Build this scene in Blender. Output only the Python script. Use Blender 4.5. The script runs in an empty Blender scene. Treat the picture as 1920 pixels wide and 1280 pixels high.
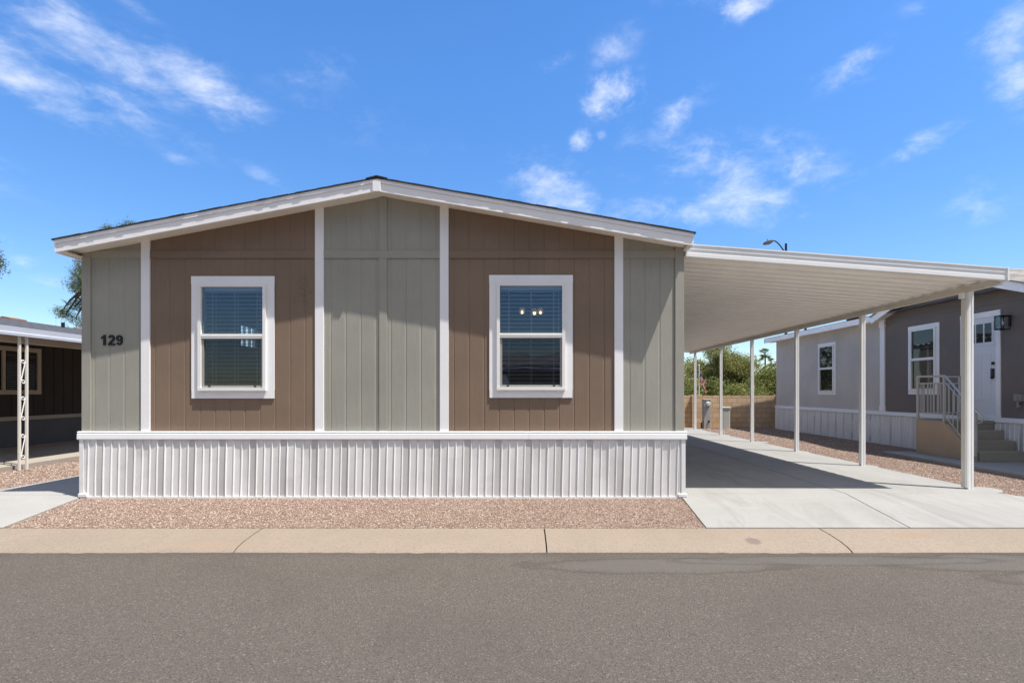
import bpy, bmesh, math, random
import numpy as np
from mathutils import Vector, Matrix
random.seed(7)
R = math.radians
S = bpy.context.scene
C = S.collection
CAM_Z, F = 1.43, 1000.0          # eye height; pixels per unit tangent of the 1920 px photo

# ------------------------------------------------------------------ materials
def nodes(name):
    m = bpy.data.materials.new(name); m.use_nodes = True
    nt = m.node_tree
    return m, nt, nt.nodes, nt.links, nt.nodes['Principled BSDF']

def mix(nt, a, b, fac, blend='MIX'):
    n = nt.nodes.new('ShaderNodeMix'); n.data_type = 'RGBA'; n.blend_type = blend
    for i, v in ((0, fac), (6, a), (7, b)):
        if isinstance(v, bpy.types.NodeSocket): nt.links.new(v, n.inputs[i])
        elif i == 0: n.inputs[0].default_value = v
        else: n.inputs[i].default_value = (*v, 1) if len(v) == 3 else v
    return n.outputs[2]

def math_(nt, op, a, b=None, c=None, clamp=False):
    n = nt.nodes.new('ShaderNodeMath'); n.operation = op; n.use_clamp = clamp
    for i, v in enumerate((a, b, c)):
        if v is None: continue
        if isinstance(v, bpy.types.NodeSocket): nt.links.new(v, n.inputs[i])
        else: n.inputs[i].default_value = v
    return n.outputs[0]

def coord(nt, scale=(1, 1, 1), rot=(0, 0, 0), loc=(0, 0, 0), src='Object'):
    t = nt.nodes.new('ShaderNodeTexCoord'); mp = nt.nodes.new('ShaderNodeMapping')
    mp.inputs['Scale'].default_value = scale; mp.inputs['Rotation'].default_value = rot
    mp.inputs['Location'].default_value = loc
    nt.links.new(t.outputs[src], mp.inputs[0]); return mp.outputs[0]

def noise(nt, vec, scale, detail=3, rough=.55, dist=0):
    n = nt.nodes.new('ShaderNodeTexNoise'); nt.links.new(vec, n.inputs['Vector'])
    n.inputs['Scale'].default_value = scale; n.inputs['Detail'].default_value = detail
    n.inputs['Roughness'].default_value = rough; n.inputs['Distortion'].default_value = dist
    return n.outputs['Fac']

def remap(nt, v, a, b, c=0.0, d=1.0, smooth=False):
    n = nt.nodes.new('ShaderNodeMapRange'); n.clamp = True
    if smooth: n.interpolation_type = 'SMOOTHSTEP'
    nt.links.new(v, n.inputs[0])
    for i, x in enumerate((a, b, c, d)): n.inputs[i + 1].default_value = x
    return n.outputs[0]

def bump(nt, bsdf, h, strength, dist):
    b = nt.nodes.new('ShaderNodeBump'); b.inputs['Strength'].default_value = strength
    b.inputs['Distance'].default_value = dist
    nt.links.new(h, b.inputs['Height']); nt.links.new(b.outputs[0], bsdf.inputs['Normal'])

def scl(c, k): return tuple(min(1, x * k) for x in c)

def painted(name, col, rough=.6, var=.1, vscale=1.5, grain=(1, 1, 1), gscale=0, gstr=.3, gdist=.002, metal=0, spec=.4, dirt=None, speck=0):
    """base colour with soft wear, fine grain bump; dirt = (colour, amount, scale)"""
    m, nt, N, L, b = nodes(name)
    o = coord(nt)
    n1 = noise(nt, o, vscale, 4, .6)
    c = mix(nt, scl(col, 1 - var), scl(col, 1 + var), remap(nt, n1, .3, .7))
    if speck:
        n3 = noise(nt, o, 90, 2, .7)
        c = mix(nt, c, scl(col, 1 - speck), remap(nt, n3, .5, .75))
    if dirt:
        n2 = noise(nt, o, dirt[2], 6, .68, .6)
        c = mix(nt, c, dirt[0], remap(nt, n2, .52, .78, 0, dirt[1]))
    L.new(c, b.inputs['Base Color'])
    b.inputs['Roughness'].default_value = rough; b.inputs['Metallic'].default_value = metal
    b.inputs['Specular IOR Level'].default_value = spec
    if gscale:
        g = noise(nt, coord(nt, grain), gscale, 4, .6, .4)
        bump(nt, b, g, gstr, gdist)
    return m

def siding(name, col, smudges=()):
    m, nt, N, L, b = nodes(name)
    o = coord(nt)
    g = noise(nt, coord(nt, (38, 38, 1.6)), 1.6, 5, .65, 1.2)
    w = noise(nt, o, .9, 4, .6)
    f = noise(nt, coord(nt, (160, 160, 40)), 1, 2, .6)
    c = mix(nt, scl(col, .9), scl(col, 1.1), remap(nt, w, .3, .7))
    c = mix(nt, c, scl(col, .78), remap(nt, g, .52, .74, 0, .55))
    c = mix(nt, c, scl(col, 1.35), remap(nt, f, .62, .8, 0, .35))
    # dust splashed along the foot of the wall and scuffs
    sep = N.new('ShaderNodeSeparateXYZ'); L.new(o, sep.inputs[0])
    sn = noise(nt, o, 7, 5, .7)
    for (x, z, rx, rz, k, amt) in smudges:
        dx = math_(nt, 'DIVIDE', math_(nt, 'SUBTRACT', sep.outputs[0], x), rx)
        dz = math_(nt, 'DIVIDE', math_(nt, 'SUBTRACT', sep.outputs[2], z), rz)
        d2 = math_(nt, 'ADD', math_(nt, 'MULTIPLY', dx, dx), math_(nt, 'MULTIPLY', dz, dz))
        fall = math_(nt, 'SUBTRACT', 1.0, d2, clamp=True)
        mk = math_(nt, 'MULTIPLY', fall, remap(nt, noise(nt, o, 22, 4, .7), .46, .6), clamp=True)
        c = mix(nt, c, scl(col, k), math_(nt, 'MULTIPLY', mk, amt))
    L.new(c, b.inputs['Base Color']); b.inputs['Roughness'].default_value = .72
    b.inputs['Specular IOR Level'].default_value = .3
    h = math_(nt, 'ADD', g, math_(nt, 'MULTIPLY', f, .35))
    bump(nt, b, h, .55, .004)
    return m

def glass_mat(name, refl=.2, tint=(.55, .62, .68)):
    m, nt, N, L, b = nodes(name); N.remove(b)
    t = N.new('ShaderNodeBsdfTransparent'); t.inputs[0].default_value = (*tint, 1)
    g = N.new('ShaderNodeBsdfGlossy'); g.inputs['Roughness'].default_value = .01
    g.inputs[0].default_value = (.92, .97, 1, 1)
    wob = noise(nt, coord(nt), 1.7, 2, .5)
    bm = N.new('ShaderNodeBump'); bm.inputs['Strength'].default_value = .12; bm.inputs['Distance'].default_value = .02
    L.new(wob, bm.inputs['Height']); L.new(bm.outputs[0], g.inputs['Normal'])
    fr = N.new('ShaderNodeFresnel'); fr.inputs[0].default_value = 1.5
    fac = math_(nt, 'ADD', fr.outputs[0], refl - .04, clamp=True)
    mx = N.new('ShaderNodeMixShader'); L.new(fac, mx.inputs[0]); L.new(t.outputs[0], mx.inputs[1]); L.new(g.outputs[0], mx.inputs[2])
    L.new(mx.outputs[0], N['Material Output'].inputs[0])
    return m

def mesh_screen_mat():
    m, nt, N, L, b = nodes('insect_screen'); N.remove(b)
    t = N.new('ShaderNodeBsdfTransparent'); d = N.new('ShaderNodeBsdfDiffuse'); d.inputs[0].default_value = (.03, .03, .03, 1)
    mx = N.new('ShaderNodeMixShader'); mx.inputs[0].default_value = .16
    L.new(t.outputs[0], mx.inputs[1]); L.new(d.outputs[0], mx.inputs[2]); L.new(mx.outputs[0], N['Material Output'].inputs[0])
    return m

def emit_mat(name, col, s):
    m, nt, N, L, b = nodes(name)
    b.inputs['Base Color'].default_value = (*col, 1)
    b.inputs['Emission Color'].default_value = (*col, 1); b.inputs['Emission Strength'].default_value = s
    return m

def leaf_mat(name, dark, light, hi):
    m, nt, N, L, b = nodes(name)
    a = N.new('ShaderNodeAttribute'); a.attribute_name = 'tone'
    r = N.new('ShaderNodeValToRGB')
    r.color_ramp.elements[0].color = (*dark, 1); r.color_ramp.elements[1].color = (*hi, 1)
    e = r.color_ramp.elements.new(.55); e.color = (*light, 1)
    L.new(a.outputs['Fac'], r.inputs[0])
    L.new(r.outputs[0], b.inputs['Base Color']); b.inputs['Roughness'].default_value = .55
    b.inputs['Specular IOR Level'].default_value = .35
    tr = N.new('ShaderNodeBsdfTranslucent'); L.new(r.outputs[0], tr.inputs[0])
    mx = N.new('ShaderNodeMixShader'); mx.inputs[0].default_value = .45
    L.new(b.outputs[0], mx.inputs[1]); L.new(tr.outputs[0], mx.inputs[2]); L.new(mx.outputs[0], N['Material Output'].inputs[0])
    return m

def asphalt_mat():
    m, nt, N, L, b = nodes('asphalt')
    o = coord(nt)
    fine = noise(nt, o, 150, 4, .85); mid = noise(nt, o, 70, 3, .75); big = noise(nt, o, .55, 5, .6, .3)
    v = N.new('ShaderNodeTexVoronoi'); v.inputs['Scale'].default_value = 125; L.new(o, v.inputs['Vector'])
    base = (.117, .101, .084)
    c = mix(nt, scl(base, .45), scl(base, 1.6), remap(nt, fine, .36, .64))
    c = mix(nt, c, scl(base, .5), remap(nt, mid, .54, .72, 0, .6))
    sepc = N.new('ShaderNodeSeparateColor'); L.new(v.outputs['Color'], sepc.inputs[0])
    c = mix(nt, c, (.33, .29, .25), remap(nt, sepc.outputs[0], .945, .965, 0, .45))
    c = mix(nt, c, (.03, .03, .033), remap(nt, sepc.outputs[1], .95, .97, 0, .7))
    c = mix(nt, c, scl(base, .72), remap(nt, big, .5, .72, 0, .55))
    # water stains along the gutter in front of the driveway (own outline, pale middle and dark rim)
    sep = N.new('ShaderNodeSeparateXYZ'); L.new(o, sep.inputs[0])
    wob = noise(nt, o, 1.6, 4, .6)
    def blob(x, y, rx, ry):
        dx = math_(nt, 'DIVIDE', math_(nt, 'SUBTRACT', sep.outputs[0], x), rx)
        dy = math_(nt, 'DIVIDE', math_(nt, 'SUBTRACT', sep.outputs[1], y), ry)
        d = math_(nt, 'SQRT', math_(nt, 'ADD', math_(nt, 'MULTIPLY', dx, dx), math_(nt, 'MULTIPLY', dy, dy)))
        return math_(nt, 'ADD', d, math_(nt, 'MULTIPLY', math_(nt, 'SUBTRACT', wob, .5), .9))
    for (x, y, rx, ry) in ((1.3, 4.97, 1.3, .22), (4.6, 5.05, 1.2, .27), (3.0, 5.12, 1.5, .14), (5.3, 4.62, 1.2, .25)):
        d = blob(x, y, rx, ry)
        c = mix(nt, c, (.135, .124, .113), remap(nt, d, .95, .6, 0, .6))
        ring = math_(nt, 'SUBTRACT', 1.0, math_(nt, 'MULTIPLY', math_(nt, 'ABSOLUTE', math_(nt, 'SUBTRACT', d, .98)), 7.0), clamp=True)
        c = mix(nt, c, scl(base, .6), math_(nt, 'MULTIPLY', ring, .5))
    # oily dark band along the edge of the curb
    edge = remap(nt, math_(nt, 'ADD', sep.outputs[1], math_(nt, 'MULTIPLY', wob, .35)), 5.3, 5.55, 0, .35)
    c = mix(nt, c, scl(base, .6), edge)
    L.new(c, b.inputs['Base Color']); b.inputs['Roughness'].default_value = .85
    b.inputs['Specular IOR Level'].default_value = .25
    h = math_(nt, 'ADD', fine, math_(nt, 'MULTIPLY', mid, 1.4))
    bump(nt, b, h, .9, .006)
    return m

STONE = [(0, (.17, .11, .08)), (.2, (.27, .185, .14)), (.45, (.335, .235, .182)), (.7, (.40, .295, .235)), (.88, (.48, .38, .315)), (1, (.60, .53, .47))]
def ramp(nt, v, stops):
    r = nt.nodes.new('ShaderNodeValToRGB'); e = r.color_ramp.elements
    e[0].position, e[0].color = stops[0][0], (*stops[0][1], 1); e[1].position, e[1].color = stops[-1][0], (*stops[-1][1], 1)
    for p, c in stops[1:-1]:
        x = e.new(p); x.color = (*c, 1)
    nt.links.new(v, r.inputs[0]); return r.outputs[0]

def gravel_mat():
    m, nt, N, L, b = nodes('gravel_bed')
    o = coord(nt)
    v = N.new('ShaderNodeTexVoronoi'); v.inputs['Scale'].default_value = 70; L.new(o, v.inputs['Vector'])
    s = N.new('ShaderNodeSeparateColor'); L.new(v.outputs['Color'], s.inputs[0])
    c = ramp(nt, s.outputs[0], STONE)
    big = noise(nt, o, 1.3, 5, .65)
    c = mix(nt, c, (.2, .125, .09), remap(nt, big, .55, .75, 0, .5))
    c = mix(nt, c, (.1, .065, .05), remap(nt, v.outputs['Distance'], .45, .85, 0, .8))
    L.new(c, b.inputs['Base Color']); b.inputs['Roughness'].default_value = .9; b.inputs['Specular IOR Level'].default_value = .2
    inv = math_(nt, 'SUBTRACT', 1.0, v.outputs['Distance'])
    bump(nt, b, math_(nt, 'ADD', inv, math_(nt, 'MULTIPLY', s.outputs[1], .7)), 1.0, .018)
    return m

def stone_mat():
    m, nt, N, L, b = nodes('gravel_stone')
    a = N.new('ShaderNodeAttribute'); a.attribute_name = 'tone'
    c = ramp(nt, a.outputs['Fac'], STONE)
    n = noise(nt, coord(nt), 160, 2, .6)
    c = mix(nt, c, (.2, .13, .1), remap(nt, n, .5, .8, 0, .4))
    L.new(c, b.inputs['Base Color']); b.inputs['Roughness'].default_value = .85; b.inputs['Specular IOR Level'].default_value = .25
    return m

def concrete_mat(name, col, stain, speck=.12, streak=True, spots=()):
    m, nt, N, L, b = nodes(name)
    o = coord(nt)
    w = noise(nt, o, .8, 5, .62, .5); f = noise(nt, o, 70, 3, .75)
    c = mix(nt, scl(col, .9), scl(col, 1.07), remap(nt, w, .3, .7))
    c = mix(nt, c, scl(col, 1 - speck * 2), remap(nt, f, .5, .75, 0, .8)); f2 = noise(nt, o, 26, 5, .75); c = mix(nt, c, scl(col, 1 - speck), remap(nt, f2, .5, .7, 0, .8)); c = mix(nt, c, scl(col, .45), remap(nt, noise(nt, o, 55, 2, .5), .70, .74, 0, .6))
    if streak:
        s = noise(nt, coord(nt, (1.1, .22, 1), (0, 0, R(-8))), 2.2, 6, .68, 1.0)
        c = mix(nt, c, stain, remap(nt, s, .5, .72, 0, .55))
        br = noise(nt, coord(nt, (.4, 26, 1)), 3, 3, .6)
        c = mix(nt, c, scl(col, .82), remap(nt, br, .48, .68, 0, .6))
    sep = N.new('ShaderNodeSeparateXYZ'); L.new(o, sep.inputs[0])
    wob = noise(nt, o, 6, 4, .6)
    for (x, y, rx, ry, cc, amt) in spots:
        dx = math_(nt, 'DIVIDE', math_(nt, 'SUBTRACT', sep.outputs[0], x), rx)
        dy = math_(nt, 'DIVIDE', math_(nt, 'SUBTRACT', sep.outputs[1], y), ry)
        d = math_(nt, 'ADD', math_(nt, 'MULTIPLY', dx, dx), math_(nt, 'MULTIPLY', dy, dy))
        d = math_(nt, 'ADD', d, math_(nt, 'MULTIPLY', math_(nt, 'SUBTRACT', wob, .5), 1.2))
        c = mix(nt, c, cc, remap(nt, d, 1.0, .3, 0, amt, True))
    L.new(c, b.inputs['Base Color']); b.inputs['Roughness'].default_value = .85; b.inputs['Specular IOR Level'].default_value = .25
    bump(nt, b, f, .4, .003)
    return m

def block_mat():
    m, nt, N, L, b = nodes('block_masonry')
    t = N.new('ShaderNodeTexCoord'); sp = N.new('ShaderNodeSeparateXYZ'); cb = N.new('ShaderNodeCombineXYZ')
    L.new(t.outputs['Object'], sp.inputs[0])
    L.new(math_(nt, 'ADD', sp.outputs[0], sp.outputs[1]), cb.inputs[0]); L.new(sp.outputs[2], cb.inputs[1])
    br = N.new('ShaderNodeTexBrick'); L.new(cb.outputs[0], br.inputs['Vector'])
    br.inputs['Scale'].default_value = 1; br.inputs['Brick Width'].default_value = .4; br.inputs['Row Height'].default_value = .2
    br.inputs['Mortar Size'].default_value = .008; br.inputs['Mortar Smooth'].default_value = .1; br.inputs['Bias'].default_value = 0
    br.inputs['Color1'].default_value = (.54, .37, .22, 1); br.inputs['Color2'].default_value = (.66, .48, .31, 1); br.inputs['Mortar'].default_value = (.34, .24, .155, 1)
    n = noise(nt, t.outputs['Object'], 30, 4, .7); big = noise(nt, t.outputs['Object'], 2, 4, .6)
    c = mix(nt, br.outputs[0], (.32, .21, .13), remap(nt, n, .5, .75, 0, .5))
    c = mix(nt, c, (.42, .31, .2), remap(nt, big, .55, .75, 0, .4))
    L.new(c, b.inputs['Base Color']); b.inputs['Roughness'].default_value = .9
    h = math_(nt, 'SUBTRACT', math_(nt, 'MULTIPLY', n, .3), br.outputs['Fac'])
    bump(nt, b, h, .8, .01)
    return m

def shingle_mat(name, col, along_x):
    m, nt, N, L, b = nodes(name)
    t = N.new('ShaderNodeTexCoord'); sp = N.new('ShaderNodeSeparateXYZ'); cb = N.new('ShaderNodeCombineXYZ')
    L.new(t.outputs['Object'], sp.inputs[0])
    L.new(sp.outputs[0 if along_x else 1], cb.inputs[0]); L.new(sp.outputs[1 if along_x else 0], cb.inputs[1])
    br = N.new('ShaderNodeTexBrick'); L.new(cb.outputs[0], br.inputs['Vector'])
    br.inputs['Scale'].default_value = 1; br.inputs['Brick Width'].default_value = .3; br.inputs['Row Height'].default_value = .14
    br.inputs['Mortar Size'].default_value = .01
    br.inputs['Color1'].default_value = (*scl(col, .7), 1); br.inputs['Color2'].default_value = (*scl(col, 1.35), 1); br.inputs['Mortar'].default_value = (*scl(col, .35), 1)
    n = noise(nt, t.outputs['Object'], 60, 3, .7)
    c = mix(nt, br.outputs[0], scl(col, .6), remap(nt, n, .45, .75, 0, .6))
    L.new(c, b.inputs['Base Color']); b.inputs['Roughness'].default_value = .9
    bump(nt, b, math_(nt, 'SUBTRACT', math_(nt, 'MULTIPLY', n, .4), br.outputs['Fac']), .8, .01)
    return m

M = {}
SAGE, BROWN = (.34, .328, .28), (.226, .160, .114)
M['sage'] = siding('sage_siding', SAGE)
M['brown'] = siding('brown_siding', BROWN, ((-1.07, 2.81, .12, .26, .6, .8), (2.74, 3.1, .2, .05, 1.3, .7), (2.8, 2.98, .08, .1, 1.3, .6), (-1.22, 2.68, .06, .1, .7, .6)))
WHITE = (.87, .86, .86)
M['white_trim'] = painted('white_trim_paint', WHITE, .5, .03, 2, (40, 40, 2.5), 1.5, .5, .003)
M['white_board'] = painted('white_fascia_paint', WHITE, .5, .03, 2, (2.5, 30, 30), 1.5, .5, .003, dirt=((.6, .57, .53), .3, 5))
M['soffit'] = painted('soffit_paint', (.82, .78, .72), .6, .03, 2)
M['vinyl'] = painted('white_vinyl', (.84, .83, .80), .35, .02, 2)
M['skirt'] = painted('white_vinyl_skirting', (.76, .755, .74), .42, .05, 1.2, (1, 1, .4), 3, .15, .01, dirt=((.42, .35, .3), .3, 2.2))
M['band'] = painted('white_vinyl_band', (.85, .85, .85), .38, .02, 2)
M['black'] = painted('black_paint', (.012, .012, .014), .4)
M['grey_sash'] = painted('grey_screen_frame', (.30, .29, .27), .5)
M['blind'] = painted('white_blind', (.92, .93, .94), .5)
M['glass'] = glass_mat('window_glass', .12, (.86, .9, .94))
M['screen'] = mesh_screen_mat()
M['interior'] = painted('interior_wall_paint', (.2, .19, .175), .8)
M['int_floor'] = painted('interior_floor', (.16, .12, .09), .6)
M['shingle'] = shingle_mat('dark_shingles', (.035, .034, .035), True)
M['shingle_grey'] = shingle_mat('grey_shingles', (.075, .075, .08), False)
M['shingle_tan'] = shingle_mat('weathered_tan_shingles', (.27, .24, .215), True)
M['alum'] = painted('white_aluminium', (.87, .87, .86), .33, .03, 3, spec=.5)
M['alum_pan'] = painted('cream_aluminium_roof_pan', (.93, .90, .84), .36, .04, 3, spec=.6)
M['alum_beam'] = painted('cream_aluminium_beam', (.78, .74, .66), .4, .04, 3, spec=.5)
M['concrete'] = concrete_mat('driveway_concrete', (.34, .333, .318), (.215, .205, .19))
M['walk'] = concrete_mat('walk_concrete', (.37, .36, .34), (.29, .275, .255))
M['curb'] = concrete_mat('tan_curb_concrete', (.295, .24, .187), (.225, .172, .13), .25, False, ((2.43, 5.6, .1, .1, (.16, .13, .11), .75), (4.2, 5.75, .3, .08, (.3, .2, .13), .5), (-3.2, 5.5, .6, .1, (.3, .22, .16), .4)))
M['patio'] = concrete_mat('patio_concrete', (.40, .36, .30), (.3, .26, .21))
M['asphalt'] = asphalt_mat()
M['gravel'] = gravel_mat()
M['stone'] = stone_mat()
M['block'] = block_mat()
M['earth'] = painted('dry_earth', (.26, .18, .13), .9, .2, .3)

# ------------------------------------------------------------------ mesh builder
class MB:
    def __init__(self, P=None): self.v = []; self.f = []; self.mi = []; self.P = P; self.cur = 0
    def _v(self, p): self.v.append(tuple(self.P(*p)) if self.P else tuple(p)); return len(self.v) - 1
    def face(self, pts): self.f.append([self._v(p) for p in pts]); self.mi.append(self.cur)
    def box(self, a0, a1, b0, b1, c0, c1):
        i = [self._v(p) for p in ((a0, b0, c0), (a1, b0, c0), (a1, b1, c0), (a0, b1, c0), (a0, b0, c1), (a1, b0, c1), (a1, b1, c1), (a0, b1, c1))]
        for q in ((0, 3, 2, 1), (4, 5, 6, 7), (0, 1, 5, 4), (1, 2, 6, 5), (2, 3, 7, 6), (3, 0, 4, 7)):
            self.f.append([i[k] for k in q]); self.mi.append(self.cur)
        return self
    def prism(self, poly, axis, lo, hi):
        """poly in the two other axes (in xyz order), pushed along axis from lo to hi"""
        def put(p, t):
            q = list(p); q.insert(axis, t); return q
        a = [self._v(put(p, lo)) for p in poly]; b = [self._v(put(p, hi)) for p in poly]
        n = len(poly)
        self.f.append(a[::-1]); self.f.append(b); self.mi += [self.cur] * 2
        for k in range(n):
            self.f.append([a[k], a[(k + 1) % n], b[(k + 1) % n], b[k]]); self.mi.append(self.cur)
        return self
    def tube(self, pts, r, seg=8, r2=None):
        pts = [Vector(p) for p in pts]; n = len(pts); rings = []
        for i, p in enumerate(pts):
            d = (pts[min(i + 1, n - 1)] - pts[max(i - 1, 0)]).normalized()
            u = d.cross(Vector((0, 0, 1)) if abs(d.z) < .9 else Vector((1, 0, 0))).normalized(); w = d.cross(u)
            rr = r if r2 is None else r + (r2 - r) * i / (n - 1)
            rings.append([self._v(p + (u * math.cos(2 * math.pi * k / seg) + w * math.sin(2 * math.pi * k / seg)) * rr) for k in range(seg)])
        for i in range(n - 1):
            for k in range(seg):
                self.f.append([rings[i][k], rings[i][(k + 1) % seg], rings[i + 1][(k + 1) % seg], rings[i + 1][k]]); self.mi.append(self.cur)
        self.f.append(rings[0][::-1]); self.f.append(rings[-1]); self.mi += [self.cur] * 2
        return self
    def lathe(self, c, prof, seg=16):
        """prof: list of (r, z) about a vertical axis at c"""
        rings = [[self._v((c[0] + r * math.cos(2 * math.pi * k / seg), c[1] + r * math.sin(2 * math.pi * k / seg), c[2] + z)) for k in range(seg)] for r, z in prof]
        for i in range(len(rings) - 1):
            for k in range(seg):
                self.f.append([rings[i][k], rings[i][(k + 1) % seg], rings[i + 1][(k + 1) % seg], rings[i + 1][k]]); self.mi.append(self.cur)
        self.f.append(rings[0][::-1]); self.f.append(rings[-1]); self.mi += [self.cur] * 2
        return self
    def build(self, name, mats, parent=None, smooth=False, bevel=0, label=None, closed=True):
        me = bpy.data.meshes.new(name); off = Vector((0, 0, 0))
        r = parent
        while r is not None:
            off += r.location; r = r.parent
        me.from_pydata([(x - off.x, y - off.y, z - off.z) for x, y, z in self.v], [], self.f)
        if not isinstance(mats, (list, tuple)): mats = [mats]
        for m in mats: me.materials.append(m)
        for p, k in zip(me.polygons, self.mi): p.material_index = k
        if closed or bevel:
            bm = bmesh.new(); bm.from_mesh(me)
            bmesh.ops.recalc_face_normals(bm, faces=bm.faces)
            if bevel: bmesh.ops.bevel(bm, geom=[e for e in bm.edges], offset=bevel, segments=1, affect='EDGES', profile=.5)
            bm.to_mesh(me); bm.free()
        if smooth:
            for p in me.polygons: p.use_smooth = True
        o = bpy.data.objects.new(name, me); C.objects.link(o)
        if parent: o.parent = parent
        if label: o['label'] = label
        return o

def thing(name, label, cat, loc, group=None):
    o = bpy.data.objects.new(name, None); C.objects.link(o); o.location = loc
    o.empty_display_size = .2
    o['label'] = label; o['category'] = cat
    if group: o['group'] = group
    return o
def tag(o, label, cat, group=None):
    o['label'] = label; o['category'] = cat
    if group: o['group'] = group
    return o
def struct(o): o['kind'] = 'structure'; return o

# ------------------------------------------------------------------ ground, road, curb, drive
YC0, YC1 = 5.36, 5.98            # road edge and back of the curb
def yard_z(y): return -.025 if y >= 7.25 else -.025 - (7.25 - y) / (7.25 - YC1) * .08
b = MB()
b.face(((-900, -900, -.6), (900, -900, -.6), (900, 1500, -.6), (-900, 1500, -.6)))
struct(b.build('ground', M['earth'], closed=False))
b = MB()
ys = [YC1, 7.25, 12, 40, 90]
for y0, y1 in zip(ys, ys[1:]):
    b.face(((-90, y0, yard_z(y0)), (90, y0, yard_z(y0)), (90, y1, yard_z(y1)), (-90, y1, yard_z(y1))))
struct(b.build('gravel_yard', M['gravel'], closed=False))
# asphalt, its edge a little ragged where it meets the curb
b = MB(); rnd = random.Random(3); xs = [-200] + [-12 + .06 * i for i in range(401)] + [200]
ed = [YC0 + .012 + rnd.uniform(-.012, .012) + .012 * math.sin(x * 1.7) for x in xs]
for i in range(len(xs) - 1):
    b.face(((xs[i], -3.2, -.19), (xs[i + 1], -3.2, -.19), (xs[i + 1], ed[i + 1], -.19), (xs[i], ed[i], -.19)))
struct(b.build('road', M['asphalt'], closed=False))
b = MB(); b.face(((-90, -60, -.1), (90, -60, -.1), (90, -3.25, -.1), (-90, -3.25, -.1)))
struct(b.build('far_yard', M['gravel'], closed=False))
# rolled curb in sections about three metres long, cracks between
b = MB(); js = [-70] + [-2.9 + 3.14 * k for k in range(-8, 1)] + [.26, 3.34] + [3.34 + 3.14 * k for k in range(1, 9)] + [70]
prof = [(YC1, -.103), (5.8, -.112), (5.58, -.134), (5.46, -.158), (5.40, -.178), (YC0, -.2), (YC0, -.5), (YC1, -.5)]
for k in range(len(js) - 1):
    sk = .035 if k % 2 else -.02
    n = len(prof)
    A = [b._v((js[k] + .007 + sk * 0, y, z)) for y, z in prof]; B = [b._v((js[k + 1] - .007, y, z)) for y, z in prof]
    for i in range(n): b.f.append([A[i], B[i], B[(i + 1) % n], A[(i + 1) % n]]); b.mi.append(0)
    b.f.append(A); b.f.append(B[::-1]); b.mi += [0, 0]
struct(b.build('curb', M['curb']))

def slab(b, x0a, x1a, x0b, x1b, ya, yb, za, zb, t=.12):
    i = [b._v(p) for p in ((x0a, ya, za - t), (x1a, ya, za - t), (x1b, yb, zb - t), (x0b, yb, zb - t), (x0a, ya, za), (x1a, ya, za), (x1b, yb, zb), (x0b, yb, zb))]
    for q in ((0, 3, 2, 1), (4, 5, 6, 7), (0, 1, 5, 4), (1, 2, 6, 5), (2, 3, 7, 6), (3, 0, 4, 7)):
        b.f.append([i[k] for k in q]); b.mi.append(0)
g = .007
b = MB()
# apron slopes to the curb and flares to both sides
slab(b, 2.08, 4.36 - g, 2.21, 4.53 - g, YC1 + .005, 7.45, -.092, .01)
slab(b, 4.36 + g, 8.0, 4.53 + g, 6.72, YC1 + .005, 7.45, -.092, .01)
for y0, y1 in ((7.45, 10.6), (10.6, 13.7), (13.7, 16.8), (16.8, 20.9)):
    slab(b, 2.21, 4.53 - g, 2.21, 4.53 - g, y0 + .004, y1 - .004, .01, .01)
    slab(b, 4.53 + g, 6.72, 4.53 + g, 6.72, y0 + .004, y1 - .004, .01, .01)
struct(b.build('driveway', M['concrete']))
b = MB()
slab(b, -8.3, -5.82, -7.62, -6.03, YC1 + .005, 7.4, -.092, .0)
slab(b, -7.62, -6.03, -7.5, -6.03, 7.408, 10.4, .0, .0)
slab(b, -7.5, -6.03, -7.5, -6.03, 10.408, 13.6, .0, .0); slab(b, -7.5, -6.03, -7.5, -6.03, 13.608, 22, .0, .0)
struct(b.build('walkway', M['walk']))
b = MB(); slab(b, -12.7, -9.42, -12.7, -9.75, 7.2, 24, .05, .05)
struct(b.build('patio', M['patio']))
b = MB(); b.box(8.35, 10.0, 8.6, 12.35, -.1, .055)
struct(b.build('entry_pad', M['concrete'], bevel=.01))

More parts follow.
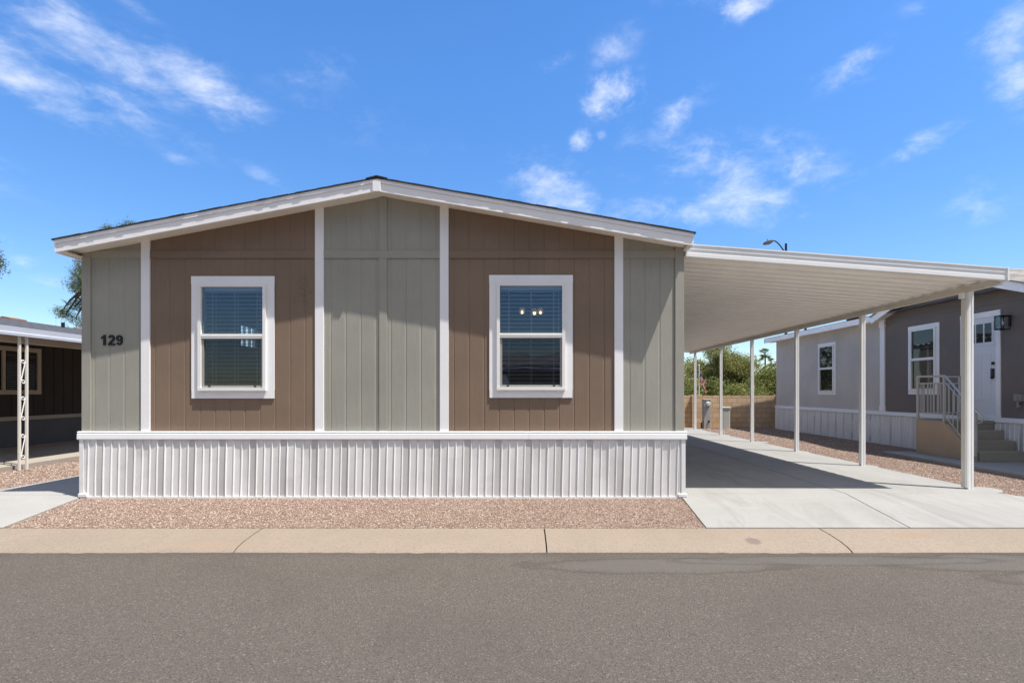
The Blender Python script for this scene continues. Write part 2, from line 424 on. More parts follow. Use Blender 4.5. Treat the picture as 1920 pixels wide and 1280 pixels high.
# loose gravel stones lying on the bed
def stones(areas, seed=1):
    rng = np.random.default_rng(seed); P = []; Sz = []
    for (poly, n, s0, s1) in areas:
        poly = np.array(poly); x0, y0 = poly.min(0); x1, y1 = poly.max(0)
        p = np.column_stack((rng.uniform(x0, x1, n * 2), rng.uniform(y0, y1, n * 2)))
        ins = np.zeros(len(p), bool); j = len(poly) - 1
        for i in range(len(poly)):
            c = ((poly[i, 1] > p[:, 1]) != (poly[j, 1] > p[:, 1])) & (p[:, 0] < (poly[j, 0] - poly[i, 0]) * (p[:, 1] - poly[i, 1]) / (poly[j, 1] - poly[i, 1] + 1e-12) + poly[i, 0])
            ins ^= c; j = i
        p = p[ins][:n]; P.append(p); Sz.append(s0 + (s1 - s0) * rng.random(len(p)) ** 2)
    P = np.vstack(P); Sz = np.concatenate(Sz); n = len(P)
    base = np.array([(1, 0, 0), (-1, 0, 0), (0, 1, 0), (0, -1, 0), (0, 0, 1), (0, 0, -1)], float)
    v = base[None] * rng.uniform(.6, 1.25, (n, 6, 1)) + rng.uniform(-.25, .25, (n, 6, 3))
    a = rng.uniform(0, 6.28, n); ca, sa = np.cos(a), np.sin(a)
    x = v[..., 0] * ca[:, None] - v[..., 1] * sa[:, None]; y = v[..., 0] * sa[:, None] + v[..., 1] * ca[:, None]
    v = np.stack((x, y, v[..., 2] * .75), -1) * Sz[:, None, None]
    z = np.array([yard_z(t) for t in P[:, 1]])
    v[..., 0] += P[:, 0:1]; v[..., 1] += P[:, 1:2]; v[..., 2] += (z + Sz * .25)[:, None]
    tri = np.array([(0, 2, 4), (2, 1, 4), (1, 3, 4), (3, 0, 4), (2, 0, 5), (1, 2, 5), (3, 1, 5), (0, 3, 5)])
    f = (tri[None] + (np.arange(n) * 6)[:, None, None]).reshape(-1, 3)
    me = bpy.data.meshes.new('gravel'); me.from_pydata(v.reshape(-1, 3).tolist(), [], f.tolist())
    at = me.attributes.new('tone', 'FLOAT', 'FACE'); at.data.foreach_set('value', np.repeat(rng.random(n), 8).astype(np.float32))
    me.materials.append(M['stone']); o = bpy.data.objects.new('gravel', me); C.objects.link(o); o['kind'] = 'stuff'
    return o
stones([([(-5.8, 6.0), (2.06, 6.0), (2.2, 7.28), (-6.0, 7.28)], 42000, .005, .0125),
        ([(6.75, 7.4), (8.3, 6.0), (10, 6.5), (10, 15), (6.75, 15)], 20000, .007, .017),
        ([(6.75, 15), (10, 15), (11, 21.6), (2.3, 21.6), (2.3, 20.95), (6.75, 20.9)], 7000, .01, .022),
        ([(-9.35, 7.3), (-7.65, 7.3), (-7.52, 11), (-9.4, 11)], 9000, .007, .018)])

# ------------------------------------------------------------------ windows
def window(parent, P, u0, u1, z0, z1, trim=.11, blind=True, dark=None, wall=None, label=None):
    """single hung window; P(u, d, z): u along the wall, d out of it.  trim boards > frame, panes, sash, blind"""
    t = MB(P)
    t.box(u0, u1, 0.001, .02, z1 - trim, z1); t.box(u0 + .006, u1 - .006, .001, .019, z0, z0 + trim)
    t.box(u0 + .003, u0 + trim, .001, .0185, z0 + trim, z1 - trim); t.box(u1 - trim, u1 - .003, .001, .0185, z0 + trim, z1 - trim)
    w = t.build('window', wall or M['white_trim'], parent, label=label)
    a0, a1, c0, c1 = u0 + trim - .004, u1 - trim + .004, z0 + trim - .004, z1 - trim + .004
    fw = .042; zm = (c0 + c1) / 2 + .015
    f = MB(P)
    f.box(a0, a1, -.06, .05, c1 - fw, c1); f.box(a0, a1, -.06, .055, c0, c0 + fw)
    f.box(a0, a0 + fw, -.06, .05, c0 + fw, c1 - fw); f.box(a1 - fw, a1, -.06, .05, c0 + fw, c1 - fw)
    f.box(a0 + fw, a1 - fw, -.03, .046, zm - .032, zm + .03)
    f.box(a0 + fw, a1 - fw, -.02, .05, zm - .004, zm + .004)
    f.build('frame', M['vinyl'], w)
    s = MB(P); sw = .03; l0, l1, m0, m1 = a0 + fw, a1 - fw, c0 + fw, zm - .032
    s.box(l0, l1, -.01, .028, m0, m0 + sw); s.box(l0, l0 + sw, -.01, .028, m0 + sw, m1); s.box(l1 - sw, l1, -.01, .028, m0 + sw, m1)
    s.box(l0 + sw, l1 - sw, -.01, .026, m1 - .012, m1)
    s.build('sash', M['grey_sash'], w)
    for k in (.13, .87):
        q = l0 + (l1 - l0) * k
        MB(P).box(q - .014, q + .014, .028, .036, m0 + .008, m0 + .026).build('latch', M['black'], w)
    g = dark or M['glass']
    MB(P).box(a0 + fw, a1 - fw, .012, .016, zm + .03, c1 - fw).build('pane', g, w)
    MB(P).box(l0 + sw, l1 - sw, .004, .008, m0 + sw, m1 - .012).build('pane', g, w)
    if blind:
        MB(P).box(l0 + sw, l1 - sw, .019, .0195, m0 + sw, m1 - .012).build('insect_screen', M['screen'], w)
        bl = MB(P)
        bl.box(a0 + .05, a1 - .05, -.10, -.03, c1 - .09, c1 - .035)
        z = c1 - .11; r = random.Random(int(u0 * 100))
        while z > c0 + .06:
            dz = r.uniform(-.0015, .0015); bl.box(a0 + .055, a1 - .055, -.075, -.038, z + dz, z + .0065 + dz); z -= .0545
        bl.box(a0 + .055, a1 - .055, -.09, -.04, c0 + .03, c0 + .05)
        for k in (.17, .5, .83, .91):
            q = a0 + (a1 - a0) * k
            bl.box(q - .003, q + .003, -.038, -.034, c0 + .05 if k < .9 else c0 + .55, c1 - .09)
            if k < .9: bl.box(q + .012, q + .016, -.096, -.092, c0 + .05, c1 - .09)
        bl.build('blind', M['blind'], w)
    return w

# ------------------------------------------------------------------ the main mobile home
WX0, WX1, WY = -6.0, 2.226, 7.3
RX, RZ = -1.888, 4.212
SL, SR = .190, .172
EL, ER = -6.115, 2.262
FY = 6.99                       # front of the gable fascia
YB = 23.6
def roof_z(x): return RZ - (SL * (RX - x) if x < RX else SR * (x - RX))
home = thing('mobile_home', 'brown and sage panelled mobile home with white skirting, ridge roof and black number 129', 'mobile home', (-1.9, WY, 0))
BAND = .89
def wall_panel(x0, x1, holes, mat, off, z0=BAND - .02):
    """T1-11 siding: flat boards with a real groove every 8 inches"""
    st = {x0: 0, x1: 0}
    k = x0 + off
    while k < x1 - .03:
        if k > x0 + .02:
            for dx, d in ((-.017, 0), (.005, .0055), (.009, .0055), (.012, 0)): st[k + dx] = d
        k += .2055
    for h in holes:
        for x in (h[0], h[1]):
            lo = [a for a in st if a < x]; st[x] = 0
    xs = sorted(st); b = MB()
    for a, c in zip(xs, xs[1:]):
        da, dc = WY + st[a], WY + st[c]; segs = [(z0, None)]
        mid = (a + c) / 2
        for h in holes:
            if h[0] < mid < h[1]: segs = [(z0, h[2]), (h[3], None)]
        for s0, s1 in segs:
            ta, tc = (roof_z(a) - .03, roof_z(c) - .03) if s1 is None else (s1, s1)
            b.face(((a, da, s0), (c, dc, s0), (c, dc, tc), (a, da, ta)))
    return b.build('siding_panel', mat, home, closed=False)
W1 = (-4.505, -3.368, 1.338, 3.005); W2 = (-.436, .708, 1.347, 3.02)
def hole(w): return (w[0] + .1, w[1] - .1, w[2] + .1, w[3] - .1)
edges = [-6.0, -5.13, -2.755, -1.05, 1.335, WX1]
wall_panel(-6.0, -5.13, [], M['sage'], .16)['label'] = 'sage siding panel with the house number at the corner'
wall_panel(-5.13, -2.755, [hole(W1)], M['brown'], .12)['label'] = 'brown siding panel around the first window'
wall_panel(-2.755, -1.05, [], M['sage'], .15)['label'] = 'sage siding panel in the middle under the ridge'
wall_panel(-1.05, 1.335, [hole(W2)], M['brown'], .13)['label'] = 'brown siding panel around the second window'
wall_panel(1.335, WX1, [], M['sage'], .15)['label'] = 'sage siding panel beside the carport'
# white boards between the panels
for x in edges[1:-1]:
    MB().prism([(x - .059, BAND - .01), (x + .059, BAND - .01), (x + .059, roof_z(x + .059) - .08), (x - .059, roof_z(x - .059) - .08)], 1, WY - .022, WY + .004).build('trim_board', M['white_trim'], home, bevel=.002)
# cross boards and the joint battens in the panel colours
for i, (a, c) in enumerate(zip(edges, edges[1:])):
    a2 = a + (.059 if i else .12); c2 = c - (.059 if i < 4 else .12)
    MB().box(a2 + .001, c2 - .001, WY - .016, WY + .004, 3.252, 3.355).build('cross_trim', M['brown'] if i % 2 else M['sage'], home, bevel=.002)
for z0, z1 in ((BAND - .01, 3.251), (3.356, 4.08)):
    MB().box(-1.938, -1.832, WY - .016, WY + .004, z0, z1).build('batten', M['sage'], home, bevel=.002)
for x, s in ((WX0, 1), (WX1, -1)):
    xa, xb = sorted((x, x + s * .12))
    MB().prism([(xa, BAND - .01), (xb, BAND - .01), (xb, roof_z(xb) - .08), (xa, roof_z(xa) - .08)], 1, WY - .02, WY + .004).build('corner_trim', M['sage'], home, bevel=.002)
PF = lambda u, d, z: (u, WY - d, z)
window(home, PF, *W1); window(home, PF, *W2)
# side and rear walls; the left wall has a door light high up, daylight falls in through it
DL = (11.22, 11.9, 2.38, 2.86)
b = MB()
for y0, y1, z0, z1 in ((WY + .002, DL[0], .1, 3.35), (DL[1], YB, .1, 3.35), (DL[0], DL[1], .1, DL[2]), (DL[0], DL[1], DL[3], 3.35)):
    b.box(WX0 + .001, WX0 + .11, y0, y1, z0, z1)
b.build('side_wall', M['sage'], home)
MB().box(WX1 - .11, WX1 - .001, WY + .002, YB, .1, 3.35).build('side_wall', M['sage'], home)
MB().prism([(WX0, .1), (WX1, .1), (WX1, 3.4), (RX, 4.1), (WX0, 3.35)], 1, YB, YB + .1).build('rear_wall', M['sage'], home)
b = MB()
for y in (DL[0] - .01, DL[0] + .215, DL[0] + .435, DL[1] - .02): b.box(WX0 + .03, WX0 + .08, y, y + .03, DL[2], DL[3])
for z in (DL[2], (DL[2] + DL[3]) / 2, DL[3] - .03): b.box(WX0 + .031, WX0 + .079, DL[0], DL[1], z, z + .03)
b.build('door_light', M['vinyl'], home)
b = MB()
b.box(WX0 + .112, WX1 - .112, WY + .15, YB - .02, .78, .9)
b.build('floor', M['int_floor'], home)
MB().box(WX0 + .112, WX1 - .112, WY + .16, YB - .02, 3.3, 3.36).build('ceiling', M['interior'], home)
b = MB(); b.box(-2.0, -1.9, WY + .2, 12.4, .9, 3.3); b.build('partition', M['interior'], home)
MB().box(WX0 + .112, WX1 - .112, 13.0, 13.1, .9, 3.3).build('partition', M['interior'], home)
# inner lining of the front wall keeps daylight out of the wall gap
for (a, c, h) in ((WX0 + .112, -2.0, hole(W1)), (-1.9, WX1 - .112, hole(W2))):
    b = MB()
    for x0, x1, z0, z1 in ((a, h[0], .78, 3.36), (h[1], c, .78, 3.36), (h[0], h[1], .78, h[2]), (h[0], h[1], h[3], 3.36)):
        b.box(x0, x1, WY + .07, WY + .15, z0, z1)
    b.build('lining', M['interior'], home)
    b = MB()
    b.box(h[0] - .02, h[0] + .006, WY + .005, WY + .16, h[2] - .02, h[3] + .02); b.box(h[1] - .006, h[1] + .02, WY + .005, WY + .16, h[2] - .02, h[3] + .02)
    b.box(h[0], h[1], WY + .005, WY + .16, h[2] - .02, h[2] + .006); b.box(h[0], h[1], WY + .005, WY + .16, h[3] - .006, h[3] + .02)
    b.build('jamb', M['vinyl'], home)
# vinyl skirting with ribs and perforated vent strips
SKY = WY - .03
def skirt_profile(x0, x1):
    pts = []; x = x0; k = 2
    while x < x1:
        e = min(x + .1042, x1); vent = k % 4 == 0
        base = 0 if not vent else .003
        if x > x0: pts += [(x - .008, 0, k)]
        tl = 0 if vent else (.006 if k % 2 else .002); pts += [(x - .003, .016, k), (x + .001, .016, k), (x + .010, base, k), (e - .0125, base + tl, k)]
        x = e; k += 1
    pts = [p for p in pts if x0 <= p[0] <= x1]
    return [(x0, 0, 0)] + pts + [(x1, 0, 0)]
def skirting_mat():
    m, nt, N, L, b = nodes('perforated_skirting_vent')
    o = coord(nt); sp = N.new('ShaderNodeSeparateXYZ'); L.new(o, sp.inputs[0])
    s1 = math_(nt, 'SINE', math_(nt, 'MULTIPLY', math_(nt, 'ADD', sp.outputs[0], sp.outputs[2]), 300.0))
    s2 = math_(nt, 'SINE', math_(nt, 'MULTIPLY', math_(nt, 'SUBTRACT', sp.outputs[0], sp.outputs[2]), 300.0))
    h = remap(nt, math_(nt, 'MULTIPLY', s1, s2), -.1, .5)
    L.new(mix(nt, (.68, .675, .66), (.2, .19, .18), math_(nt, 'MULTIPLY', h, .75)), b.inputs['Base Color']); b.inputs['Roughness'].default_value = .45
    return m
M['vent'] = skirting_mat()
def skirting(P, x0, x1, z1, parent, label=None):
    pr = skirt_profile(x0, x1); b = MB(P); rr = random.Random(11)
    z0 = 0.0
    # each pan leans and buckles a touch, as the real sheet does
    rows = [z0, .3 * z1, .65 * z1, z1]
    wav = {}
    for i in range(len(pr) - 1):
        a, c = pr[i], pr[i + 1]
        b.cur = 1 if (c[2] % 4 == 0 and c[2] and abs(a[1] - .003) < 1e-6 and abs(c[1] - .003) < 1e-6) else 0
        for j in range(3):
            def wv(q, zz):
                t = zz / z1
                return .009 * math.sin(q[0] * 3.1 + 1.3) * math.sin(q[0] * 11 + 2) * math.sin(3.14 * t) + .003 * math.sin(q[0] * 5.3) * math.sin(3.14 * t)
            lean = lambda zz: -.02 * (1 - zz / z1)
            b.face([(q[0] + lean(zz), q[1] + wv(q, zz), zz) for q, zz in ((a, rows[j]), (c, rows[j]), (c, rows[j + 1]), (a, rows[j + 1]))])
    b.cur = 0
    return b.build('skirting', [M['skirt'], M['vent']], parent, closed=False, label=label)
PS = lambda u, d, z: (u, SKY - d, z - .02 if z < .01 else z)
skirting(PS, WX0 + .012, WX1 - .012, BAND - .06, home)
b = MB()
pf = [(SKY + .02, BAND), (SKY - .016, BAND), (SKY - .022, BAND - .012), (SKY - .016, BAND - .03), (SKY - .024, BAND - .036), (SKY - .027, BAND - .1), (SKY - .02, BAND - .113), (SKY + .02, BAND - .113)]
for x0, x1 in ((WX0 - .035, -3.52), (-3.518, .105), (.107, WX1 + .03)):
    b.prism(pf, 0, x0, x1)
b.build('skirt_band', M['band'], home)
b = MB(); b.box(WX0, WX1, SKY - .018, SKY + .01, -.03, .003)
b.build('base_track', M['skirt'], home)
for x in (WX0 - .02, WX1 - .09): MB().box(x, x + .12, SKY - .03, SKY + .03, .0, .045).build('track_corner', M['skirt'], home, bevel=.004)
for x, s in ((WX0 - .012, 1), (WX1 + .012, -1)):
    a, c = sorted((x, x + s * .055)); b = MB()
    b.box(a, c, SKY - .014, SKY + .0, .0, BAND - .1); xx = x if s > 0 else x - .008
    b.box(xx, xx + .008, SKY, SKY + .06, .0, BAND - .1)
    b.build('skirt_corner', M['skirt'], home)
for x in (WX0 - .01, WX1 - .02): MB().box(x, x + .03, SKY + .06, YB, -.02, BAND - .02).build('side_skirting', M['skirt'], home)
for x in (WX0 - .03, WX1 - .01): MB().box(x, x + .04, SKY + .02, YB, BAND - .113, BAND - .002).build('side_band', M['band'], home)
# roof: shingled slab over both slopes; its front edge is a ragged row of shingle ends
rf = MB(); rr = random.Random(5)
def slope_xs(a, c, n): return [a + (c - a) * i / n for i in range(n + 1)]
for a, c in ((EL - .025, RX), (RX, ER + .025)):
    xs = slope_xs(a, c, 44)
    for i in range(44):
        j = FY - (.0235 if c == RX else .028) + rr.choice((-.003, 0, .001, .003)) + rr.uniform(-.0015, .0015); up = rr.uniform(-.002, .004)
        q = [(xs[i], roof_z(xs[i]) + .004), (xs[i + 1], roof_z(xs[i + 1]) + .004), (xs[i + 1], roof_z(xs[i + 1]) + .02 + up), (xs[i], roof_z(xs[i]) + .02 + up)]
        rf.prism(q, 1, j, YB + .3)
roof = rf.build('roof', M['shingle'], home)
MB().prism([(RX - .14, roof_z(RX - .14) + .022), (RX, RZ + .026), (RX + .14, roof_z(RX + .14) + .022), (RX + .14, roof_z(RX + .14) + .034), (RX, RZ + .042), (RX - .14, roof_z(RX - .14) + .034)], 1, FY - .03, YB + .3).build('ridge_cap', M['shingle'], roof)
for a, c in ((EL, RX - .001), (RX + .001, ER)):
    MB().prism([(a, roof_z(a) - .155), (c, roof_z(c) - .155), (c, roof_z(c) + .002), (a, roof_z(a) + .002)], 1, FY, FY + .03).build('fascia', M['white_board'], roof)
    MB().prism([(a, roof_z(a) - .044), (c, roof_z(c) - .044), (c, roof_z(c) + .003), (a, roof_z(a) + .003)], 1, FY - .012, FY - .001).build('drip_strip', M['white_board'], roof)
MB().box(RX - .055, RX + .05, FY - .02, FY + .0, RZ - .165, RZ - .012).build('apex_cover', M['white_trim'], roof, bevel=.003)
for x, s in ((EL, 1), (ER, -1)):
    a, c = sorted((x, x + s * .03))
    MB().box(a, c, FY + .03, YB + .3, roof_z(x) - .16, roof_z(x) - .003).build('eave_board', M['white_board'], roof)
    # boxed eave return under the end of the slope
    w = WX0 if s > 0 else WX1
    a, c = sorted((x + s * .03, w + s * .02))
    MB().box(a, c, FY + .03, YB, roof_z(x) - .15, roof_z(x) - .135).build('eave_soffit', M['soffit'], roof)
for a, c in ((EL + .03, RX), (RX, ER - .03)):
    MB().prism([(a, roof_z(a) - .115), (c, roof_z(c) - .115), (c, roof_z(c) - .1), (a, roof_z(a) - .1)], 1, FY + .03, WY + .12).build('soffit', M['soffit'], roof)
# the number on the corner panel
def digits(parent):
    b = MB(); W = .0285; y1 = WY - .013
    def ribbon(pts, y0=y1, w=W):
        pts = [Vector((p[0], p[1])) for p in pts]; n = len(pts); Lr = []
        for i, p in enumerate(pts):
            d = (pts[min(i + 1, n - 1)] - pts[max(i - 1, 0)]).normalized(); q = Vector((-d.y, d.x)) * w / 2
            Lr.append((p + q, p - q))
        R4 = [[b._v((a.x, y0, a.y)), b._v((c.x, y0, c.y)), b._v((c.x, WY + .002, c.y)), b._v((a.x, WY + .002, a.y))] for a, c in Lr]
        for A, B in zip(R4, R4[1:]):
            for k in range(4): b.f.append([A[k], A[(k + 1) % 4], B[(k + 1) % 4], B[k]]); b.mi.append(0)
        b.f += [R4[0][::-1], R4[-1]]; b.mi += [0, 0]
    def arc(cx, cz, rx, rz, a0, a1, n=12): return [(cx + rx * math.cos(R(a0 + (a1 - a0) * k / n)), cz + rz * math.sin(R(a0 + (a1 - a0) * k / n))) for k in range(n + 1)]
    z = 2.064; x = -5.742
    b.prism([(x + .03, z), (x + .062, z), (x + .062, z + .142), (x + .038, z + .142), (x + .02, z + .122), (x, z + .112), (x, z + .088), (x + .03, z + .1)], 1, y1, WY + .002)
    x = -5.645
    ribbon(arc(x + .044, z + .098, .031, .03, 170, -20) + [(x + .06, z + .066), (x + .035, z + .045), (x + .018, z + .02)])
    b.box(x, x + .092, y1 - .001, WY + .002, z, z + .026)
    x = -5.538
    ribbon(arc(x + .045, z + .096, .030, .031, 0, 360, 20), y1 - .001, .0255)
    ribbon([(x + .076, z + .1), (x + .076, z + .07)] + arc(x + .044, z + .052, .032, .037, 15, -155), y1, .0255)
    b.build('house_number', M['black'], parent, label='black raised house number 129')
digits(home)

# lamp hanging inside the second window
ch = thing('chandelier', 'lit chandelier with round bulbs hanging indoors behind the window nearest the carport', 'chandelier', (.22, 9.0, 3.3))
b = MB(); b.tube([(.22, 9, 3.3), (.22, 9, 2.85)], .008); b.lathe((.22, 9, 2.72), [(.01, 0), (.035, .02), (.035, .1), (.012, .14)]); b.lathe((.22, 9, 3.27), [(.06, .03), (.05, 0), (.01, -.01)])
b.build('stem', M['black'], ch)
brass = painted('brass', (.5, .33, .13), .3, .05, 4, metal=.8)
def lit_shade():
    m, nt, N, L, b = nodes('lit_amber_glass'); N.remove(b)
    t = N.new('ShaderNodeBsdfTransparent'); e = N.new('ShaderNodeEmission'); e.inputs[0].default_value = (1, .6, .22, 1); e.inputs[1].default_value = .6
    lw = N.new('ShaderNodeLayerWeight'); lw.inputs[0].default_value = .35
    mx = N.new('ShaderNodeMixShader'); L.new(math_(nt, 'MULTIPLY', lw.outputs['Facing'], .55), mx.inputs[0]); L.new(t.outputs[0], mx.inputs[1]); L.new(e.outputs[0], mx.inputs[2])
    L.new(mx.outputs[0], N['Material Output'].inputs[0]); return m
shade_mat = lit_shade()
bulb_mat = emit_mat('lit_bulb', (1, .74, .42), 2.4)
for x, y, z in ((.018, 9.0, 2.74), (.222, 8.85, 2.70), (.33, 9.1, 2.75)):
    MB().tube([(.22, 9, 2.78), ((.22 + x) / 2, (9 + y) / 2, z - .06), (x, y, z - .02), (x, y, z)], .007).build('arm', M['black'], ch)
    MB().lathe((x, y, z), [(.012, 0), (.014, .01), (.024, .032), (.025, .042), (.018, .055), (.007, .062)]).build('bulb', bulb_mat, ch, smooth=True)
    MB().lathe((x, y, z - .03), [(.01, 0), (.022, .006), (.024, .026), (.014, .031)]).build('socket', brass, ch, smooth=True)
    MB().lathe((x, y, z), [(.024, 0), (.043, .018), (.045, .07), (.03, .088), (.028, .1)]).build('lamp_shade', shade_mat, ch, smooth=True)

# ------------------------------------------------------------------ carport
cp = thing('carport', 'white aluminium carport with ribbed roof on six slim posts over the driveway', 'carport', (6.57, 7.81, .01))
CX0, CX1 = 2.26, 6.60; CY0, CY1 = 7.25, 20.75
def car_z(x): return 3.437 - .0745 * (x - 2.25)      # top of the front fascia
# ribbed pans: profile in y, drawn along x
pr = []; y = CY0 + .03
while y < CY1 - .25:
    pr += [(y, 0), (y + .11, 0), (y + .145, -.034), (y + .215, -.034)]; y += .254
pr += [(CY1, 0)]
b = MB(); T = .004
lo = lambda x: car_z(x) - .10
n = len(pr)
for xa, xb in ((CX0, CX1 + .05),):
    L0 = [b._v((xa, p[0], lo(xa) + p[1])) for p in pr]; L1 = [b._v((xb, p[0], lo(xb) + p[1])) for p in pr]
    U0 = [b._v((xa, p[0], lo(xa) + p[1] + T)) for p in pr]; U1 = [b._v((xb, p[0], lo(xb) + p[1] + T)) for p in pr]
    for i in range(n - 1):
        b.f += [[L0[i], L0[i + 1], L1[i + 1], L1[i]], [U0[i], U1[i], U1[i + 1], U0[i + 1]], [L0[i], U0[i], U0[i + 1], L0[i + 1]], [L1[i], L1[i + 1], U1[i + 1], U1[i]]]; b.mi += [0] * 4
    b.f += [[L0[0], L1[0], U1[0], U0[0]], [L0[-1], U0[-1], U1[-1], L1[-1]]]; b.mi += [0, 0]
b.build('roof_panel', M['alum_pan'], cp)
def fascia(yf, s, name):
    b = MB()
    pz = [(0, 0), (-.02, 0), (-.02, -.016), (-.006, -.02), (-.006, -.058), (-.013, -.062), (-.013, -.07), (-.004, -.075), (-.004, -.112), (-.011, -.117), (-.011, -.168), (0, -.175), (.04, -.175), (.04, -.168), (.004, -.165), (.03, 0)]
    A = [b._v((CX0 - .02, yf + s * p, car_z(CX0) + z)) for p, z in pz]; B = [b._v((CX1, yf + s * p, car_z(CX1) + z)) for p, z in pz]
    for i in range(len(pz)): b.f.append([A[i], B[i], B[(i + 1) % len(pz)], A[(i + 1) % len(pz)]]); b.mi.append(0)
    b.f += [A, B[::-1]]; b.mi += [0, 0]
    return b.build(name, M['alum'], cp)
fascia(CY0, 1, 'fascia'); fascia(CY1 + .02, -1, 'fascia')
MB().box(CX1 - .008, CX1 + .018, CY0 - .026, CY0 + .06, car_z(CX1) - .18, car_z(CX1) + .004).build('end_cap', M['alum'], cp, bevel=.002)
MB().box(CX0 - .025, CX0 + .03, CY0 + .045, CY1, car_z(CX0) - .15, car_z(CX0) - .02).build('ledger', M['alum_beam'], cp)
bz = lo(CX1) - .034
b = MB()
b.prism([(CX1 - .075, bz - .088), (CX1 - .01, bz - .088), (CX1 - .01, bz - .08), (CX1 - .03, bz - .076), (CX1 - .03, bz - .014), (CX1 - .012, bz - .01), (CX1 - .012, bz - .002), (CX1 - .073, bz - .002), (CX1 - .073, bz - .012), (CX1 - .055, bz - .016), (CX1 - .055, bz - .074), (CX1 - .075, bz - .08)], 1, CY0 + .035, CY1 - .05)
b.build('beam', M['alum_beam'], cp)
PY = [7.81, 10.25, 12.69, 15.14, 17.5, 20.09]
for i, y in enumerate(PY):
    b = MB(); w = .039; px = CX1 - .043
    # roll-formed post: square section with a recessed channel down each face
    q = .013; e = .006
    sec = [(-w, -w), (-q, -w), (-q, -w + e), (q, -w + e), (q, -w), (w, -w), (w, -q), (w - e, -q), (w - e, q), (w, q), (w, w), (-w, w), (-w, q), (-w + e, q), (-w + e, -q), (-w, -q)]
    b.prism([(px + a, y + c) for a, c in sec], 2, -.02, bz - .09)
    p = b.build('post', M['alum'], cp)
    if i == 0:
        p['label'] = 'front carport post with a downspout beside it'
        d = MB(); x0 = px - w - .042
        d.prism([(x0, y - .04), (x0 + .036, y - .04), (x0 + .038, y - .03), (x0 + .038, y + .04), (x0, y + .04)], 2, .03, bz - .2)
        d.prism([(x0 + .01, y - .04), (x0 + .038, y - .04), (x0 + .038, y + .04), (x0 + .01, y + .04)], 2, bz - .2, bz - .1)
        d.box(x0 + .017, x0 + .026, y - .046, y - .041, .03, bz - .2)
        d.build('downspout', M['alum_beam'], cp)
        MB().box(x0 - .05, x0 + .008, y - .03, y + .03, bz - .19, bz - .105).build('bracket', M['alum'], cp, bevel=.003)
    if i in (1, 2, 4): MB().box(px - .06, px + .06, y - .06, y + .06, bz - .2 + .1, bz - .09).build('saddle', M['alum'], cp)
    ft = MB(); ft.lathe((px + (.26 if i in (0, 3) else .1), y + .02, -.06), [(.2, 0), (.2, .05), (.17, .066)], 14)
    ft.build('footing', M['concrete'], cp)

# ------------------------------------------------------------------ right neighbour
M['grey_wall'] = siding('light_grey_siding', (.53, .49, .445)); M['dark_wall'] = siding('charcoal_siding', (.185, .156, .138))
M['dglass'] = None
def dark_glass():
    m, nt, N, L, b = nodes('dark_window_glass')
    b.inputs['Base Color'].default_value = (.012, .014, .016, 1); b.inputs['Roughness'].default_value = .02
    b.inputs['IOR'].default_value = 1.5
    w = noise(nt, coord(nt), 1.5, 2, .5); bump(nt, b, w, .12, .02)
    return m
M['dglass'] = dark_glass()
M['door'] = painted('white_door_paint', (.72, .72, .74), .4, .02, 2)
NX = 10.0
nb = thing('mobile_home', 'grey and charcoal mobile home with a white door, front steps and gable beyond the carport', 'mobile home', (NX, 14, 0))
GY0, GY1, GYM = 10.15, 14.72, 12.44
RK = .345
def gab(y): return 4.24 - RK * abs(y - GYM)
MB().box(NX, 18, GY1, 20.9, BAND - .02, 3.42).build('wall', M['grey_wall'], nb, label='light grey wall')
MB().prism([(GY0, BAND - .02), (GY1 - .002, BAND - .02), (GY1 - .002, gab(GY1) - .04), (GYM, gab(GYM) - .04), (GY0, gab(GY0) - .04)], 0, NX - .012, 17.9).build('wall', M['dark_wall'], nb, label='charcoal gable wall')
MB().box(NX, 18, 6.5, GY0 - .002, BAND - .02, 3.42).build('wall', M['grey_wall'], nb, label='light grey wall')
b = MB(); b.box(NX - .026, NX + .0, GY0 + .01, GY1 - .12, 3.27, 3.36); b.build('cross_trim', M['dark_wall'], nb)
b = MB(); b.box(NX - .045, NX + .05, GY1 - .1, GY1 + .08, BAND, 3.36); b.box(NX - .06, NX + .05, GY1 - .12, GY1 + .1, 3.2, 3.4); b.box(NX - .055, NX + .05, GY1 - .115, GY1 + .095, BAND, BAND + .16)
b.build('corner_trim', M['white_trim'], nb)
# grooves of the siding as thin battens on the grey wall
PN = lambda u, d, z: (NX - d, -u, z)
skirting(lambda u, d, z: (NX - .03 - d, -u, z - .02 if z < .01 else z), -20.88, -6.5, BAND - .06, nb)
b = MB(lambda x, y, z: (x, y, z))
b.prism([(NX - .03, BAND - .1), (NX - .06, BAND - .095), (NX - .055, BAND - .01), (NX - .02, BAND), (NX, BAND), (NX, BAND - .1)], 1, 6.5, 20.9)
b.build('skirt_band', M['band'], nb)
MB().box(NX - .02, 18, 20.88, 20.92, -.03, BAND - .02).build('rear_skirting', M['skirt'], nb)
